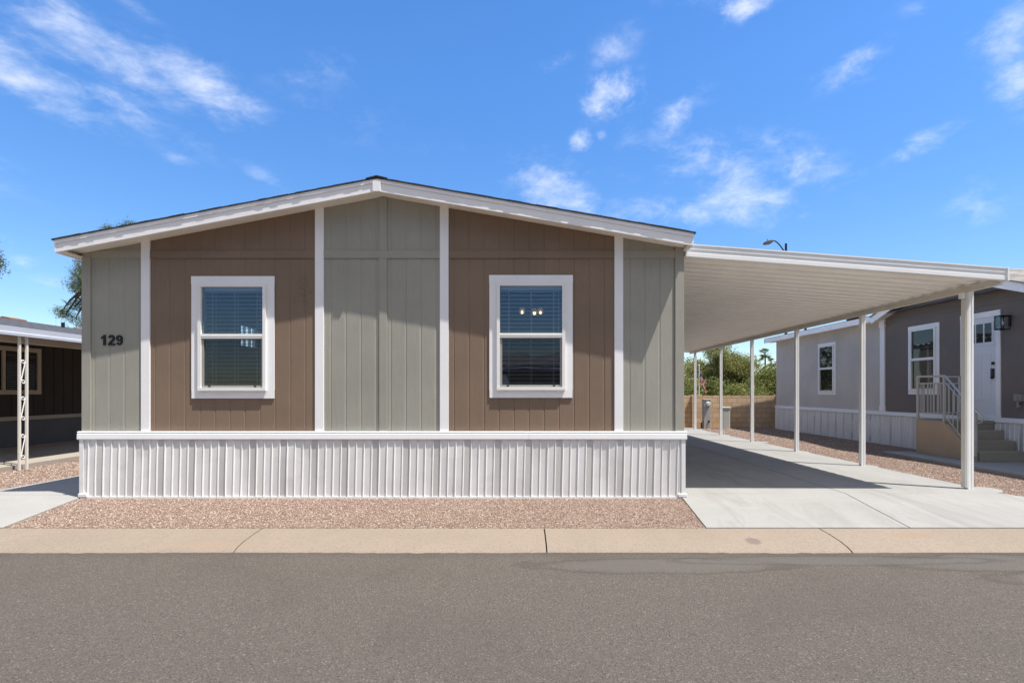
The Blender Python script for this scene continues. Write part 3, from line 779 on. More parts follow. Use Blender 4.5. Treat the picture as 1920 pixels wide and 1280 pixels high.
# roofs: low main roof and a cross gable over the entrance
rb = MB()
rb.prism([(9.68, 3.53), (14, 4.33), (18.3, 3.53), (18.3, 3.5), (14, 4.3), (9.68, 3.5)], 1, 6.2, 21.2)
nr = rb.build('roof', M['shingle_grey'], nb)
b = MB()
for (a, c) in ((GY0 - .3, GYM), (GYM, GY1 + .02)):
    b.prism([(a, gab(a) + .03), (c, gab(c) + .03), (c, gab(c) + .055), (a, gab(a) + .055)], 0, 9.62, 16)
b.build('gable_roof', M['shingle_tan'], nb)
for (a, c) in ((GY0 - .3, GYM), (GYM, GY1 + .02)):
    MB().prism([(a, gab(a) - .15), (c, gab(c) - .15), (c, gab(c) + .032), (a, gab(a) + .032)], 0, 9.66, 9.69).build('rake_board', M['white_board'], nr)
    MB().prism([(a, gab(a) - .07), (c, gab(c) - .07), (c, gab(c) - .055), (a, gab(a) - .055)], 0, 9.69, NX).build('soffit', M['soffit'], nr)
for y0, y1 in ((GY1 + .02, 21.2), (6.2, GY0 - .3)):
    MB().box(9.66, 9.69, y0, y1, 3.35, 3.51).build('eave_board', M['white_board'], nr)
    MB().box(9.69, NX + .02, y0, y1, 3.37, 3.385).build('soffit', M['soffit'], nr)
MB().prism([(9.66, 3.35), (9.66, 3.51), (14, 4.3), (14, 4.14)], 1, 21.17, 21.2).build('rake_board', M['white_board'], nr)
MB().prism([(NX, 3.42), (14, 4.2), (18, 3.42)], 1, 20.8, 20.89).build('gable_end', M['grey_wall'], nb)
rv = MB(); rv.lathe((11.9, 19.2, 3.93), [(.16, 0), (.16, .1), (.3, .12), (.3, .17), (.2, .22), (.05, .24)]); rv.build('roof_vent', M['black'], nr)
MB().tube([(11.2, 21.0, 3.7), (11.2, 21.0, 4.15)], .05).build('vent_pipe', M['black'], nr)
window(nb, PN, -17.93, -16.93, 1.33, 3.02, .09, False, M['dglass'])
PD = lambda u, d, z: (NX - .012 - d, -u, z)
window(nb, PD, -13.74, -12.72, 1.36, 3.09, .1, False, M['dglass'])
# entrance door
b = MB(PD); d0, d1 = -12.1, -11.09
b.box(d0, d1, .001, .03, 3.02, 3.14); b.box(d0 + .004, d0 + .1, .001, .028, .89, 3.02); b.box(d1 - .1, d1 - .004, .001, .028, .89, 3.02); b.box(d0 + .1, d1 - .1, .001, .04, .885, .92)
door = MB(PD)
door.box(d0 + .1, d1 - .1, .001, .012, .92, 3.02)
e0, e1 = d0 + .115, d1 - .115
door.box(e0, e1, .013, .022, 2.42, 2.48)                       # shelf below the three lights
for k in range(4):
    q = e0 + .06 + (e1 - e0 - .15) * k / 3; door.box(q, q + .03, .013, .022, 2.48, 2.9)
door.box(e0, e1, .013, .022, 2.9, 2.98)
for k in range(2):
    q = e0 + .09 + k * .33
    for (x0, x1, z0, z1) in ((q, q + .25, 2.22, 2.25), (q, q + .25, 1.25, 1.28), (q, q + .02, 1.28, 2.22), (q + .23, q + .25, 1.28, 2.22)): door.box(x0, x1, .013, .02, z0, z1)
dr = door.build('door', M['door'], nb)
b.build('door_frame', M['white_trim'], dr)
MB(PD).box(e0 + .07, e1 - .07, .0125, .016, 2.49, 2.89).build('door_glass', M['dglass'], dr)
h = MB(PD); h.box(e1 - .075, e1 - .03, .013, .03, 1.72, 1.92); h.box(e1 - .07, e1 - .035, .03, .07, 1.70, 1.74); h.box(e1 - .06, e1 - .045, .06, .075, 1.72, 1.92); h.box(e1 - .08, e1 - .03, .013, .04, 2.0, 2.06)
h.build('handle', M['black'], dr)
# lantern on the wall beside the door
lt = MB(PD); l0, l1 = -10.97, -10.81
lt.box(l0 + .06, l1 - .06, .001, .03, 2.76, 2.97)
lm = lt.build('wall_lamp', M['black'], nb)
lt = MB(PD)
for u in (l0, l1 - .014):
    for dd in (.07, .246): lt.box(u, u + .014, dd, dd + .014, 2.69, 2.97)
for z in (2.69, 2.956):
    lt.box(l0, l1, .07, .084, z, z + .014); lt.box(l0, l1, .246, .26, z, z + .014); lt.box(l0, l0 + .014, .084, .246, z, z + .014); lt.box(l1 - .014, l1, .084, .246, z, z + .014)
lt.box(l0, l1, .03, .26, 2.971, 2.982)
lt.build('lantern_cage', M['black'], lm)
M['lamp_glass'] = glass_mat('lantern_glass', .01, (.97, .97, .97))
MB(PD).box(l0 + .006, l1 - .006, .253, .255, 2.70, 2.956).build('lantern_glass', M['lamp_glass'], lm)
MB().lathe((NX - .18, 10.895, 2.78), [(.012, 0), (.03, .03), (.03, .07), (.012, .1), (.014, .17)]).build('bulb', M['vinyl'], lm, smooth=True)
ob = MB(PD); ob.box(-10.72, -10.56, .001, .09, 1.24, 1.38); ob.box(-10.7, -10.62, .09, .11, 1.26, 1.36)
ob.tube([(-10.66, .06, 1.24), (-10.66, .06, 1.1), (-10.6, .08, 1.14)], .02)
ob.build('outlet_box', M['grey_sash'], nb)

# front steps with stucco side and a railing
st = thing('entry_steps', 'tan stucco front steps with grey treads and metal railing below the white door', 'steps', (9.4, 11.2, .055))
M['stucco'] = painted('tan_stucco', (.47, .365, .25), .85, .06, 2, (1, 1, 1), 60, .5, .004)
M['tread'] = concrete_mat('step_concrete', (.33, .295, .24), (.24, .21, .17))
M['rail'] = painted('silver_painted_metal', (.52, .51, .48), .3, .04, 6, metal=.25, spec=.6)
SX = 8.9
MB().prism([(12.02, .055), (12.02, .80), (11.27, .80), (10.5, .2), (10.5, .055)], 0, SX, SX + .09).build('side_wall', M['stucco'], st, bevel=.004)
MB().box(SX + .092, NX - .07, 11.23, 12.02, .055, .70).build('base', M['stucco'], st)
MB().box(SX + .015, NX - .065, 11.2, 12.04, .75, .82).build('landing', M['tread'], st, bevel=.006)
rise = .19
for k in range(4):
    z1 = .82 - rise * k; y1 = 11.2 - .25 * (k - 1) if k else 11.23
    y0 = 11.2 - .25 * k
    if k == 0:
        MB().box(SX + .092, NX - .07, 11.2 + .012, 11.228, .63, .749).build('riser', M['tread'], st)
    else:
        MB().box(SX + .092, NX - .07, y0, y0 + .25 + (.012 if k > 1 else .012), .055, z1).build('step', M['tread'], st, bevel=.008)
MB().box(SX + .092, NX - .07, 11.2 - .25 * 4 + .25 - .0, 11.2 - .75 + .001, .0, .01).build('step_foot', M['tread'], st)
RT = 1.77
rx = SX + .03
rail = MB()
rail.box(rx - .02, rx + .02, 11.24, 12.02, RT - .022, RT + .015)                        # top rail of the landing
rail.box(rx - .012, rx + .012, 11.27, 12.0, 1.60, 1.625); rail.box(rx - .012, rx + .012, 11.27, 12.0, .94, .965)
rail.box(rx, NX - .1, 12.0, 12.03, RT - .02, RT + .012); rail.box(rx, NX - .1, 12.0, 12.025, 1.60, 1.625); rail.box(rx, NX - .1, 12.0, 12.025, .94, .965)
for (yy, z0) in ((11.25, .62), (12.0, .6)): rail.box(rx - .022, rx + .022, yy - .02, yy + .022, z0, RT - .02)
rail.box(NX - .14, NX - .1, 11.995, 12.035, .82, RT + .01)
rl = rail.build('railing', M['rail'], st)
sl = MB()
ya, za, yb, zb = 11.25, RT, 10.38, RT - .80
sl.tube([(rx, ya, za), (rx, yb, zb), (rx, yb - .05, zb - .07), (rx, yb - .03, zb - .14), (rx, yb + .04, zb - .15)], .022, 10)
sl.build('handrail', M['rail'], rl, smooth=True)
s2 = MB(); s2.tube([(rx, ya, za - .12), (rx, yb + .06, zb - .07)], .013, 6); s2.tube([(rx, ya, .92), (rx, yb + .1, .2)], .013, 6)
s2.box(rx - .02, rx + .02, yb + .08, yb + .12, .15, zb + .04)
s2.build('stair_rail', M['rail'], rl)
for k in range(1, 8):
    y = 11.25 + (12.0 - 11.25) * k / 8
    MB().box(rx - .008, rx + .008, y - .008, y + .008, .965, 1.60).build('baluster', M['rail'], rl)
for k in range(1, 7):
    t = k / 7; y = ya + (yb + .08 - ya) * t
    MB().box(rx - .008, rx + .008, y - .008, y + .008, .92 - .72 * t * .99, za - .13 - .76 * t).build('baluster', M['rail'], rl)
for k in range(1, 8):
    x = rx + (NX - .12 - rx) * k / 8
    MB().box(x - .008, x + .008, 12.004, 12.02, .965, 1.60).build('baluster', M['rail'], rl)

# ------------------------------------------------------------------ left neighbour
M['umber'] = siding('dark_umber_siding', (.052, .040, .032)); M['lskirt'] = siding('grey_painted_skirt', (.15, .145, .145))
M['cream'] = painted('cream_trim', (.50, .42, .31), .6, .04, 2)
M['bluewhite'] = painted('pale_blue_white_fascia', (.62, .64, .70), .4, .04, 2)
lb = thing('mobile_home', 'dark brown mobile home with grey shingled porch roof on scrollwork posts', 'mobile home', (-12.8, 14, 0))
LX = -12.8
wall = MB(); xs = 7.0
# vertical grooves as real recesses
pts = []; y = 7.0
while y < 24:
    pts += [(LX, y), (LX, y + .28), (LX - .012, y + .285), (LX - .012, y + .3), ]; y += .305
pts += [(LX, 24), (-20, 24), (-20, 7.0)]
wall.prism(pts, 2, .72, 2.82); wall.build('wall', M['umber'], lb)
MB().box(-20, LX - .01, 7.02, 23.98, 0, .72).build('skirting', M['lskirt'], lb)
MB().box(LX - .01, LX + .03, 7, 24, .70, .80).build('skirt_band', M['cream'], lb)
PL = lambda u, d, z: (LX + d, u, z)
# sliding window
t = MB(PL); w0, w1, z0, z1 = 12.2, 14.18, 1.36, 2.56
t.box(w0, w1, .001, .05, z1 - .11, z1); t.box(w0, w1, .001, .05, z0, z0 + .11); t.box(w0, w0 + .11, .001, .049, z0 + .11, z1 - .11); t.box(w1 - .11, w1, .001, .049, z0 + .11, z1 - .11)
t.box(13.12, 13.2, .001, .045, z0 + .11, z1 - .11)
lw = t.build('window', M['cream'], lb)
MB(PL).box(w0 + .11, 13.12, .003, .012, z0 + .11, z1 - .11).build('pane', M['dglass'], lw); MB(PL).box(13.2, w1 - .11, .003, .016, z0 + .11, z1 - .11).build('pane', M['dglass'], lw)
b = MB(PL)
for k in range(16): b.box(13.25, w1 - .14, .018, .021, z0 + .15 + k * .055, z0 + .156 + k * .055)
b.build('blind', M['grey_sash'], lw)
# porch and roof in one low slope up to the ridge, then down
rg, re = 3.70, 2.60
r = MB(); r.prism([(-9.22, re), (-16, rg), (-20.5, 2.9), (-20.5, 2.86), (-16, rg - .05), (-9.22, re - .04)], 1, 6.6, 24.4)
lr = r.build('roof', M['shingle_grey'], lb)
MB().prism([(-9.24, re - .15), (-9.19, re - .15), (-9.185, re - .1), (-9.2, re - .09), (-9.19, re + .012), (-9.24, re + .012)], 1, 6.6, 24.4).build('porch_fascia', M['bluewhite'], lr)
MB().prism([(-9.25, re - .1), (-12.79, re + .46), (-12.79, re + .44), (-9.25, re - .13)], 1, 6.6, 24.4).build('porch_ceiling', M['cream'], lr)
MB().box(-9.5, -9.4, 6.7, 24.3, re - .26, re - .1).build('porch_beam', M['cream'], lr)
MB().box(LX, LX + .03, 7, 24, 2.66, 2.83).build('frieze_board', M['cream'], lb)
rc = painted('rust_brown_cap', (.30, .15, .085), .7, .15, 5)
MB().prism([(-15.75, 3.7), (-16, 3.76), (-16.25, 3.68), (-16.25, 3.64), (-15.75, 3.66)], 1, 16.45, 17.0).build('ridge_cap', rc, lr)
MB().prism([(-15.85, 3.69), (-16, 3.73), (-16.15, 3.68), (-16.15, 3.64), (-15.85, 3.66)], 1, 19.1, 19.35).build('ridge_cap', rc, lr)
MB().tube([(-14.6, 17.0, 3.4), (-14.6, 17.0, 3.63)], .05).build('vent_pipe', M['black'], lr)
# scrollwork porch posts: two slim square tubes with s-scrolls between, in the plane of the eave
def scroll(x, y, z0, z1, w):
    r = w * .46; out = []
    for sg, zc in ((1, z1 - r), (-1, z0 + r)):
        q = []
        for i in range(16):
            a = -.31 + i / 15 * math.pi * 2.1; rr_ = r * (.28 + .72 * i / 15)
            q.append((x, y + sg * rr_ * math.cos(a), zc + sg * rr_ * math.sin(a)))
        out.append(q)
    return out[0] + out[1][::-1]
for yy in (9.93, 14.3, 18.6):
    p = MB(); ps = (yy - .075, yy + .07); px = -9.27
    for q in ps: p.box(px - .017, px + .017, q - .018, q + .018, -.03, re - .1)
    p.box(px - .01, px + .01, ps[0] + .018, ps[1] - .018, re - .13, re - .11)
    po = p.build('porch_post', M['alum_beam'], lb)
    for z0, z1 in ((1.56, 2.04), (.88, 1.36), (.16, .66)):
        MB().tube(scroll(px, yy - .0025, z0, z1, .1), .009, 6).build('scroll', M['vinyl'], po)

# ------------------------------------------------------------------ house across the street (seen mirrored in the panes)
ac = thing('mobile_home', 'dark brown mobile home across the street, mirrored in the window panes', 'mobile home', (0, -12, 0))
MB().box(-9, 5.5, -20, -12, 0, 2.75).build('wall', M['umber'], ac)
MB().prism([(-20.4, 2.75), (-16, 3.55), (-11.6, 2.75), (-11.6, 2.65), (-20.4, 2.65)], 0, -9.4, 5.9).build('roof', M['shingle_grey'], ac)
MB().box(-9.4, 5.9, -11.64, -11.6, 2.58, 2.76).build('fascia', M['white_board'], ac)
MB().box(-2.4, -.6, -12, -11.95, 1.2, 2.3).build('window', M['vinyl'], ac)

# ------------------------------------------------------------------ block wall and yard fittings at the back
bw = thing('block_wall', 'brown concrete block wall closing the yard behind the carport', 'wall', (8, 21.75, -.03))
MB().box(-2, 26, 21.75, 21.9, -.03, 1.27).build('block_panel', M['block'], bw)
for x in (-1, 3.0, 6.93, 10.38, 14): MB().box(x, x + .4, 21.62, 21.93, -.03, 1.30).build('pilaster', M['block'], bw, bevel=.004)
M['galv'] = painted('galvanised_grey_paint', (.36, .36, .37), .5, .06, 3, metal=.1)
M['glassy'] = painted('pale_meter_dome', (.62, .62, .6), .15, .03, 3)
M['putty'] = painted('putty_green_plastic', (.42, .43, .39), .6, .05, 3)
ep = thing('meter_pedestal', 'grey electric meter pedestal with a round meter in front of the block wall', 'meter', (7.32, 21.1, -.03))
MB().prism([(20.98, -.03), (21.2, -.03), (21.2, 1.1), (21.1, 1.12), (20.98, 1.1)], 0, 7.19, 7.45).build('cabinet', M['galv'], ep, bevel=.008)
b = MB(lambda x, y, z: (7.35 + x, 20.98 - z, .95 + y)); b.lathe((0, 0, 0), [(.095, 0), (.095, .03), (.08, .04), (.08, .1), (.06, .125)]); b.build('meter', M['glassy'], ep, smooth=False)
MB().box(7.17, 7.47, 20.95, 21.22, 1.1, 1.135).build('lid', M['galv'], ep, bevel=.005)
b = MB(); b.tube([(7.12, 21.05, -.03), (7.12, 21.05, .2), (7.18, 21.05, .24)], .03); b.tube([(7.38, 20.97, .3), (7.38, 20.95, .22)], .03); b.build('conduit', M['black'], ep)
up = thing('utility_pedestal', 'putty grey round cornered utility pedestal beside the electric meter', 'utility box', (7.95, 20.9, -.03))
def rrect(cx, cy, hx, hy, r, n=4):
    o = []
    for sx, sy, a0 in ((1, 1, 0), (-1, 1, 90), (-1, -1, 180), (1, -1, 270)):
        for k in range(n + 1):
            a = R(a0 + 90 * k / n); o.append((cx + sx * (hx - r) + r * math.cos(a), cy + sy * (hy - r) + r * math.sin(a)))
    return o
MB().prism(rrect(7.98, 20.9, .17, .15, .06), 2, -.03, .78).build('cabinet', M['putty'], up)
MB().prism(rrect(7.98, 20.9, .195, .175, .07), 2, .76, .84).build('lid', M['putty'], up, bevel=.012)
MB().box(7.84, 7.9, 20.74, 20.76, .0, .74).build('door_seam', M['galv'], up)

# flag and pole behind the wall
fp = thing('flagpole', 'slim white flagpole behind the block wall', 'flagpole', (7.78, 23.3, -.03))
MB().tube([(7.78, 23.3, -.03), (7.78, 23.3, 2.55)], .018).build('pole', M['alum'], fp); MB().lathe((7.78, 23.3, 2.55), [(.02, 0), (.035, .03), (.02, .06)]).build('finial', M['alum'], fp)
fm = [painted('flag_red', (.55, .02, .035), .8), painted('flag_white', (.75, .73, .70), .8), painted('flag_blue', (.02, .03, .12), .8)]
b = MB(); NU, NV = 26, 13
def fpt(u, v):   # u along the fly, v down the hoist; the cloth hangs limp in folds
    x = 7.80 + .42 * (u * .55) + .028 * math.sin(v * 8 + u * 9) + .05 * v * u
    z = 2.42 - v * .5 - u * .60
    y = 23.28 + .07 * math.sin(u * 13 + v * 4) * (.3 + u)
    return x, y, z
for i in range(NU):
    for j in range(NV):
        u0, u1, v0, v1 = i / NU, (i + 1) / NU, j / NV, (j + 1) / NV
        b.cur = 2 if (u0 < .4 and j < 7) else (0 if j % 2 == 0 else 1)
        if b.cur == 2 and (i + j) % 2 == 0 and j % 2 == 1: b.cur = 1 if random.random() < .35 else 2
        b.face((fpt(u0, v0), fpt(u1, v0), fpt(u1, v1), fpt(u0, v1)))
fl = b.build('flag', fm, closed=False)
tag(fl, 'striped red and white flag with blue canton hanging limp above the block wall', 'flag')

# street lamp far behind the carport
sl_ = thing('street_lamp', 'dark curved arm street lamp standing behind the homes', 'street lamp', (14.9, 30, 0))
b = MB(); b.tube([(14.9, 30, -.03), (14.9, 30, 9.75)], .09, 10, .06); b.build('pole', M['black'], sl_)
b = MB(); pts = [(14.9, 30, 9.15)] + [(14.9 - .85 * t, 30, 9.15 + .78 * math.sin(t * 1.75)) for t in (.15, .3, .45, .6, .75, .9, 1.0)]
b.tube(pts, .035, 8); b.build('arm', M['black'], sl_, smooth=True)
b = MB(); b.prism([(13.62, 9.74), (13.74, 9.69), (14.02, 9.73), (14.12, 9.81), (14.12, 9.87), (13.92, 9.91), (13.7, 9.84)], 1, 29.88, 30.12); b.box(13.84, 13.87, 29.98, 30.02, 9.9, 10.02)
b.build('lamp_head', painted('bronze_lamp_housing', (.10, .085, .07), .5), sl_, bevel=.01)

# ------------------------------------------------------------------ trees
M['bark'] = painted('brown_bark', (.12, .085, .06), .9, .25, 6, (8, 8, 1), 6, .8, .02)
M['leaf_mesquite'] = leaf_mat('mesquite_leaf', (.13, .15, .042), (.29, .30, .095), (.43, .40, .165))
M['leaf_bush'] = leaf_mat('bush_leaf', (.09, .115, .03), (.235, .26, .075), (.38, .375, .13))
M['leaf_pine'] = leaf_mat('pine_needle', (.04, .06, .022), (.12, .155, .05), (.26, .27, .10))
M['leaf_olive'] = leaf_mat('olive_leaf', (.05, .06, .02), (.12, .13, .05), (.2, .2, .09))
M['leaf_palm'] = leaf_mat('palm_leaf', (.05, .09, .025), (.11, .16, .045), (.2, .24, .08))
def crown(name, mat, parent, lumps, n, size, seed, aspect=.45, droop=0, shell=.4):
    """leaf-sized quads through the volume of many lumps (cx, cy, cz, rx, ry, rz)"""
    rng = np.random.default_rng(seed); Lm = np.array(lumps, float)
    vol = (Lm[:, 3] * Lm[:, 4] * Lm[:, 5]) ** .8; pick = rng.choice(len(Lm), n, p=vol / vol.sum())
    d = rng.normal(size=(n, 3)); d /= np.linalg.norm(d, axis=1, keepdims=True)
    r = rng.random(n) ** shell
    # twigs: leaves gather in small tufts so the sky shows between them
    tuft = rng.normal(size=(n // 14 + 1, 3)); tuft /= np.linalg.norm(tuft, axis=1, keepdims=True)
    tid = rng.integers(0, len(tuft), n)
    tl = rng.integers(0, len(Lm), len(tuft)); trr = rng.random(len(tuft)) ** shell
    use = rng.random(n) < .75
    lum = np.where(use, tl[tid], pick); dd = np.where(use[:, None], tuft[tid], d); rr = np.where(use, trr[tid], r)
    c = Lm[lum, :3] + dd * rr[:, None] * Lm[lum, 3:]
    c += rng.normal(size=(n, 3)) * size * np.where(use, 1.5, .6)[:, None]
    s = size * rng.uniform(.55, 1.3, n)
    a = rng.normal(size=(n, 3)); a[:, 2] -= droop; a /= np.linalg.norm(a, axis=1, keepdims=True)
    t = rng.normal(size=(n, 3)); bb = np.cross(a, t); bb /= np.linalg.norm(bb, axis=1, keepdims=True)
    A = a * s[:, None]; B = bb * (s * aspect)[:, None]
    v = np.stack((c - A, c + B * .9, c + A, c - B * .9), 1).reshape(-1, 3)
    base = np.array(parent.location)
    v -= base
    me = bpy.data.meshes.new(name); me.from_pydata(v.tolist(), [], np.arange(n * 4).reshape(-1, 4).tolist())
    tn = rng.random(len(Lm))[lum] * .35 + rng.random(n) * .65
    at = me.attributes.new('tone', 'FLOAT', 'FACE'); at.data.foreach_set('value', tn.astype(np.float32))
    me.materials.append(mat); o = bpy.data.objects.new(name, me); C.objects.link(o); o.parent = parent
    return o
def limbs(b, base, tips, r, seed):
    rng = random.Random(seed)
    for t in tips:
        p0 = Vector(base); p1 = Vector(t); m = p0.lerp(p1, .5) + Vector((rng.uniform(-.2, .2), rng.uniform(-.2, .2), rng.uniform(-.05, .25)))
        pts = [p0, p0.lerp(m, .55) + Vector((0, 0, .1)), m, m.lerp(p1, .6) + Vector((rng.uniform(-.1, .1), 0, .05)), p1]
        b.tube(pts, r, 6, r * .18)
        for k in range(3):
            q = m.lerp(p1, rng.uniform(.1, .8)); e = q + Vector((rng.uniform(-.7, .7), rng.uniform(-.7, .7), rng.uniform(.1, .7)))
            b.tube([q, q.lerp(e, .5) + Vector((0, 0, .06)), e], r * .3, 5, r * .08)
def tree(name, label, cat, x, y, trunk_h, lumps, n, size, mat, seed, r=.12, group=None, **k):
    t = thing(name, label, cat, (x, y, -.03), group)
    b = MB(); b.tube([(x, y, -.05), (x + .05, y, trunk_h * .5), (x, y, trunk_h)], r, 9, r * .75)
    limbs(b, (x, y, trunk_h * .96), [(l[0], l[1], l[2]) for l in lumps[:14]], r * .6, seed)
    b.build('trunk', M['bark'], t, smooth=True)
    crown('crown', mat, t, lumps, n, size, seed, **k)
    return t
def cluster(cx, cy, cz, rx, ry, rz, n, lo, hi, seed, flat=1.0):
    g = random.Random(seed); out = []
    for _ in range(n):
        while True:
            p = [g.uniform(-1, 1) for _ in range(3)]
            if sum(q * q for q in p) < 1: break
        s = g.uniform(lo, hi); out.append((cx + p[0] * rx, cy + p[1] * ry, cz + p[2] * rz, s, s, s * flat))
    return out
tree('mesquite_tree', 'tall feathery olive green tree rising behind the block wall', 'tree', 11.3, 30, 1.4,
     cluster(11.2, 30, 2.9, 2.2, 1.8, 1.05, 34, .35, .75, 2, .75) + cluster(11.0, 30, 1.7, 2.4, 1.5, .7, 18, .45, .8, 12) + cluster(10.3, 30, 2.6, 1.1, 1.0, .7, 12, .35, .6, 13) + cluster(12.1, 30, 2.7, 1.0, 1.0, .8, 12, .35, .6, 14), 60000, .062, M['leaf_mesquite'], 4, .14, aspect=.35, shell=.5)
tree('shrub', 'dense round dark green shrub behind the wall beside the grey home', 'shrub', 13.0, 28, .7,
     cluster(13.0, 28, 1.65, 1.15, 1.0, .95, 26, .4, .7, 5), 15000, .06, M['leaf_bush'], 6, .08, aspect=.55)
tree('shrub', 'dark leafy shrub below the feathery tree, behind the flag', 'shrub', 8.4, 26.5, .6,
     cluster(8.6, 26.5, 1.2, 1.5, .8, .8, 24, .35, .6, 8), 13000, .055, M['leaf_bush'], 9, .08, aspect=.55)
tree('shrub', 'low dark shrub between the feathery tree and the round shrub', 'shrub', 11.4, 26.5, .5,
     cluster(11.3, 26.5, 1.1, 1.5, .8, .7, 22, .35, .6, 18), 12000, .055, M['leaf_bush'], 19, .08, aspect=.55)
tree('mesquite_tree', 'olive green tree behind the house, mirrored in the panes of the grey home', 'tree', 4.6, 29, 1.4,
     cluster(4.6, 29, 2.8, 3.0, 1.6, 1.6, 34, .5, .9, 41), 16000, .09, M['leaf_bush'], 42, .14)
# pine behind the left of the house
px_, py_ = -21.8, 28.0
g = random.Random(21); lum = []
for k in range(46):
    t = g.random(); z = 3.0 + 6.2 * t; rad = (2.5 * (1 - t) ** .8 + .1); a = g.uniform(0, 6.28); q = rad * g.uniform(.55, 1)
    lum.append((px_ + q * math.cos(a), py_ + q * math.sin(a), z + .15 * q, .55, .55, .32))
lum += [(-20.86, py_, 9.95, .2, .2, .34), (-20.45, py_, 10.05, .17, .17, .3), (-21.68, py_, 9.85, .17, .17, .3), (-21.3, py_, 9.2, .6, .4, .4), (-20.86, py_, 9.85, .24, .2, .3), (-20.45, py_, 9.95, .2, .17, .3), (-21.68, py_, 9.8, .2, .17, .3),
        (-23.15, 28, 8.0, .3, .3, .35), (-23.25, 28, 7.5, .35, .3, .35), (-23.3, 28, 6.9, .38, .3, .35), (-23.1, 28, 6.2, .4, .4, .4), (-23.4, 28, 5.9, .35, .3, .25), (-23.9, 28, 5.5, .42, .35, .25), (-24.15, 28, 5.6, .25, .3, .2), (-23.4, 28, 5.25, .5, .4, .25), (-22.9, 28, 5.0, .5, .4, .3), (-22.7, 28, 5.7, .5, .4, .3), (-22.7, 28, 7.2, .5, .4, .4)]
tree('pine_tree', 'dark pine tree rising behind the left corner of the panelled home', 'tree', px_, py_, 8.6, lum[::-1], 34000, .085, M['leaf_pine'], 22, .2, aspect=.12)
tree('olive_tree', 'loose pale green tree crown just reaching in at the left edge', 'tree', -31.8, 30, 7.0, cluster(-31.5, 30, 9.6, 2.4, 2, 1.3, 22, .5, .9, 31), 12000, .085, M['leaf_olive'], 32, .16, aspect=.3)
# fan palms far off
def palm(x, y, h, s, seed, label):
    t = thing('palm_tree', label, 'palm tree', (x, y, -.03), 'palms far behind the wall')
    MB().tube([(x, y, -.03), (x + .15, y, h * .5), (x, y, h)], .28, 9, .2).build('trunk', M['bark'], t)
    g = random.Random(seed); b = MB()
    for k in range(46):
        a = g.uniform(0, 6.28); el = g.uniform(-.9, 1.35); L = s * g.uniform(.8, 1.1)
        d = Vector((math.cos(a) * math.cos(el), math.sin(a) * math.cos(el), math.sin(el))); o = Vector((x, y, h))
        side = d.cross(Vector((0, 0, 1))).normalized()
        for m in range(-4, 5):
            f = m / 4 * .75; dd = (d * math.cos(f) + side * math.sin(f)).normalized()
            p0 = o + d * L * .45; p1 = p0 + dd * L * .55 + Vector((0, 0, -.12 * L)); w = side * .07
            b.face((p0 - w * .4, p0 + w * .4, p0.lerp(p1, .6) + w, p1, p0.lerp(p1, .6) - w))
        b.face((o - side * .04, o + side * .04, o + d * L * .47 + side * .04, o + d * L * .47 - side * .04))
    o = b.build('crown', M['leaf_palm'], t, closed=False)
    at = o.data.attributes.new('tone', 'FLOAT', 'FACE')
    for i in range(len(o.data.polygons)): at.data[i].value = g.random()
palm(68.6, 150, 12.0, 2.2, 3, 'taller palm tree poking above the shrub far beyond the wall')
palm(71.3, 152, 9.6, 1.8, 4, 'shorter palm tree just right of the taller palm')

# ------------------------------------------------------------------ sky, sun, camera
SUN = Vector((.62, -.315, 1.56)).normalized()
elev = math.asin(SUN.z); azim = math.atan2(SUN.x, SUN.y)
w = bpy.data.worlds.new('World'); S.world = w; w.use_nodes = True
nt = w.node_tree; N = nt.nodes; L = nt.links; bg = N['Background']
sky = N.new('ShaderNodeTexSky'); sky.sky_type = 'NISHITA'; sky.sun_disc = False
sky.sun_elevation = elev; sky.sun_rotation = azim; sky.altitude = 300
sky.air_density = 1.0; sky.dust_density = .2; sky.ozone_density = 3.0
tc = N.new('ShaderNodeTexCoord'); D = tc.outputs['Generated']
def dot(v):
    n = N.new('ShaderNodeVectorMath'); n.operation = 'DOT_PRODUCT'; L.new(D, n.inputs[0]); n.inputs[1].default_value = v; return n.outputs['Value']
def fibre(rot, sc, scale, detail, dist):
    mp = N.new('ShaderNodeMapping'); mp.vector_type = 'POINT'
    mp.inputs['Rotation'].default_value = (0, R(rot), 0); mp.inputs['Scale'].default_value = sc
    L.new(D, mp.inputs[0]); return noise(nt, mp.outputs[0], scale, detail, .66, dist)
nA = fibre(22, (1, 1, 2.6), 10, 12, .2)      # streaks falling to the right
nB = fibre(-14, (1, 1, 1.9), 12.5, 12, .2)   # streaks rising to the right
nC = fibre(0, (1, 1, 1.25), 19, 10, .15)     # small puffs
CL = {'A': [], 'B': [], 'C': []}
def cloud(kind, px, py, rx, ry, ang, amt, behind=None):
    """a patch of cloud in a direction of the sky: centre, half sizes and tilt as angles"""
    d = Vector(behind) if behind else Vector(((px - 977) / F, 1, (734 - py) / F)); ln = d.length; d.normalize()
    a = R(ang); right = d.cross(Vector((0, 0, 1))).normalized(); up = right.cross(d)
    ea = right * math.cos(a) - up * math.sin(a); eb = right * math.sin(a) + up * math.cos(a)
    u = math_(nt, 'DIVIDE', dot(ea), rx / F / ln); v = math_(nt, 'DIVIDE', dot(eb), ry / F / ln)
    e = math_(nt, 'ADD', math_(nt, 'MULTIPLY', u, u), math_(nt, 'MULTIPLY', v, v))
    m = math_(nt, 'MULTIPLY', math_(nt, 'POWER', 2.718, math_(nt, 'MULTIPLY', e, -1.0)), amt)
    m = math_(nt, 'MULTIPLY', m, remap(nt, dot(d), 0, .1))
    CL[kind].append(m)
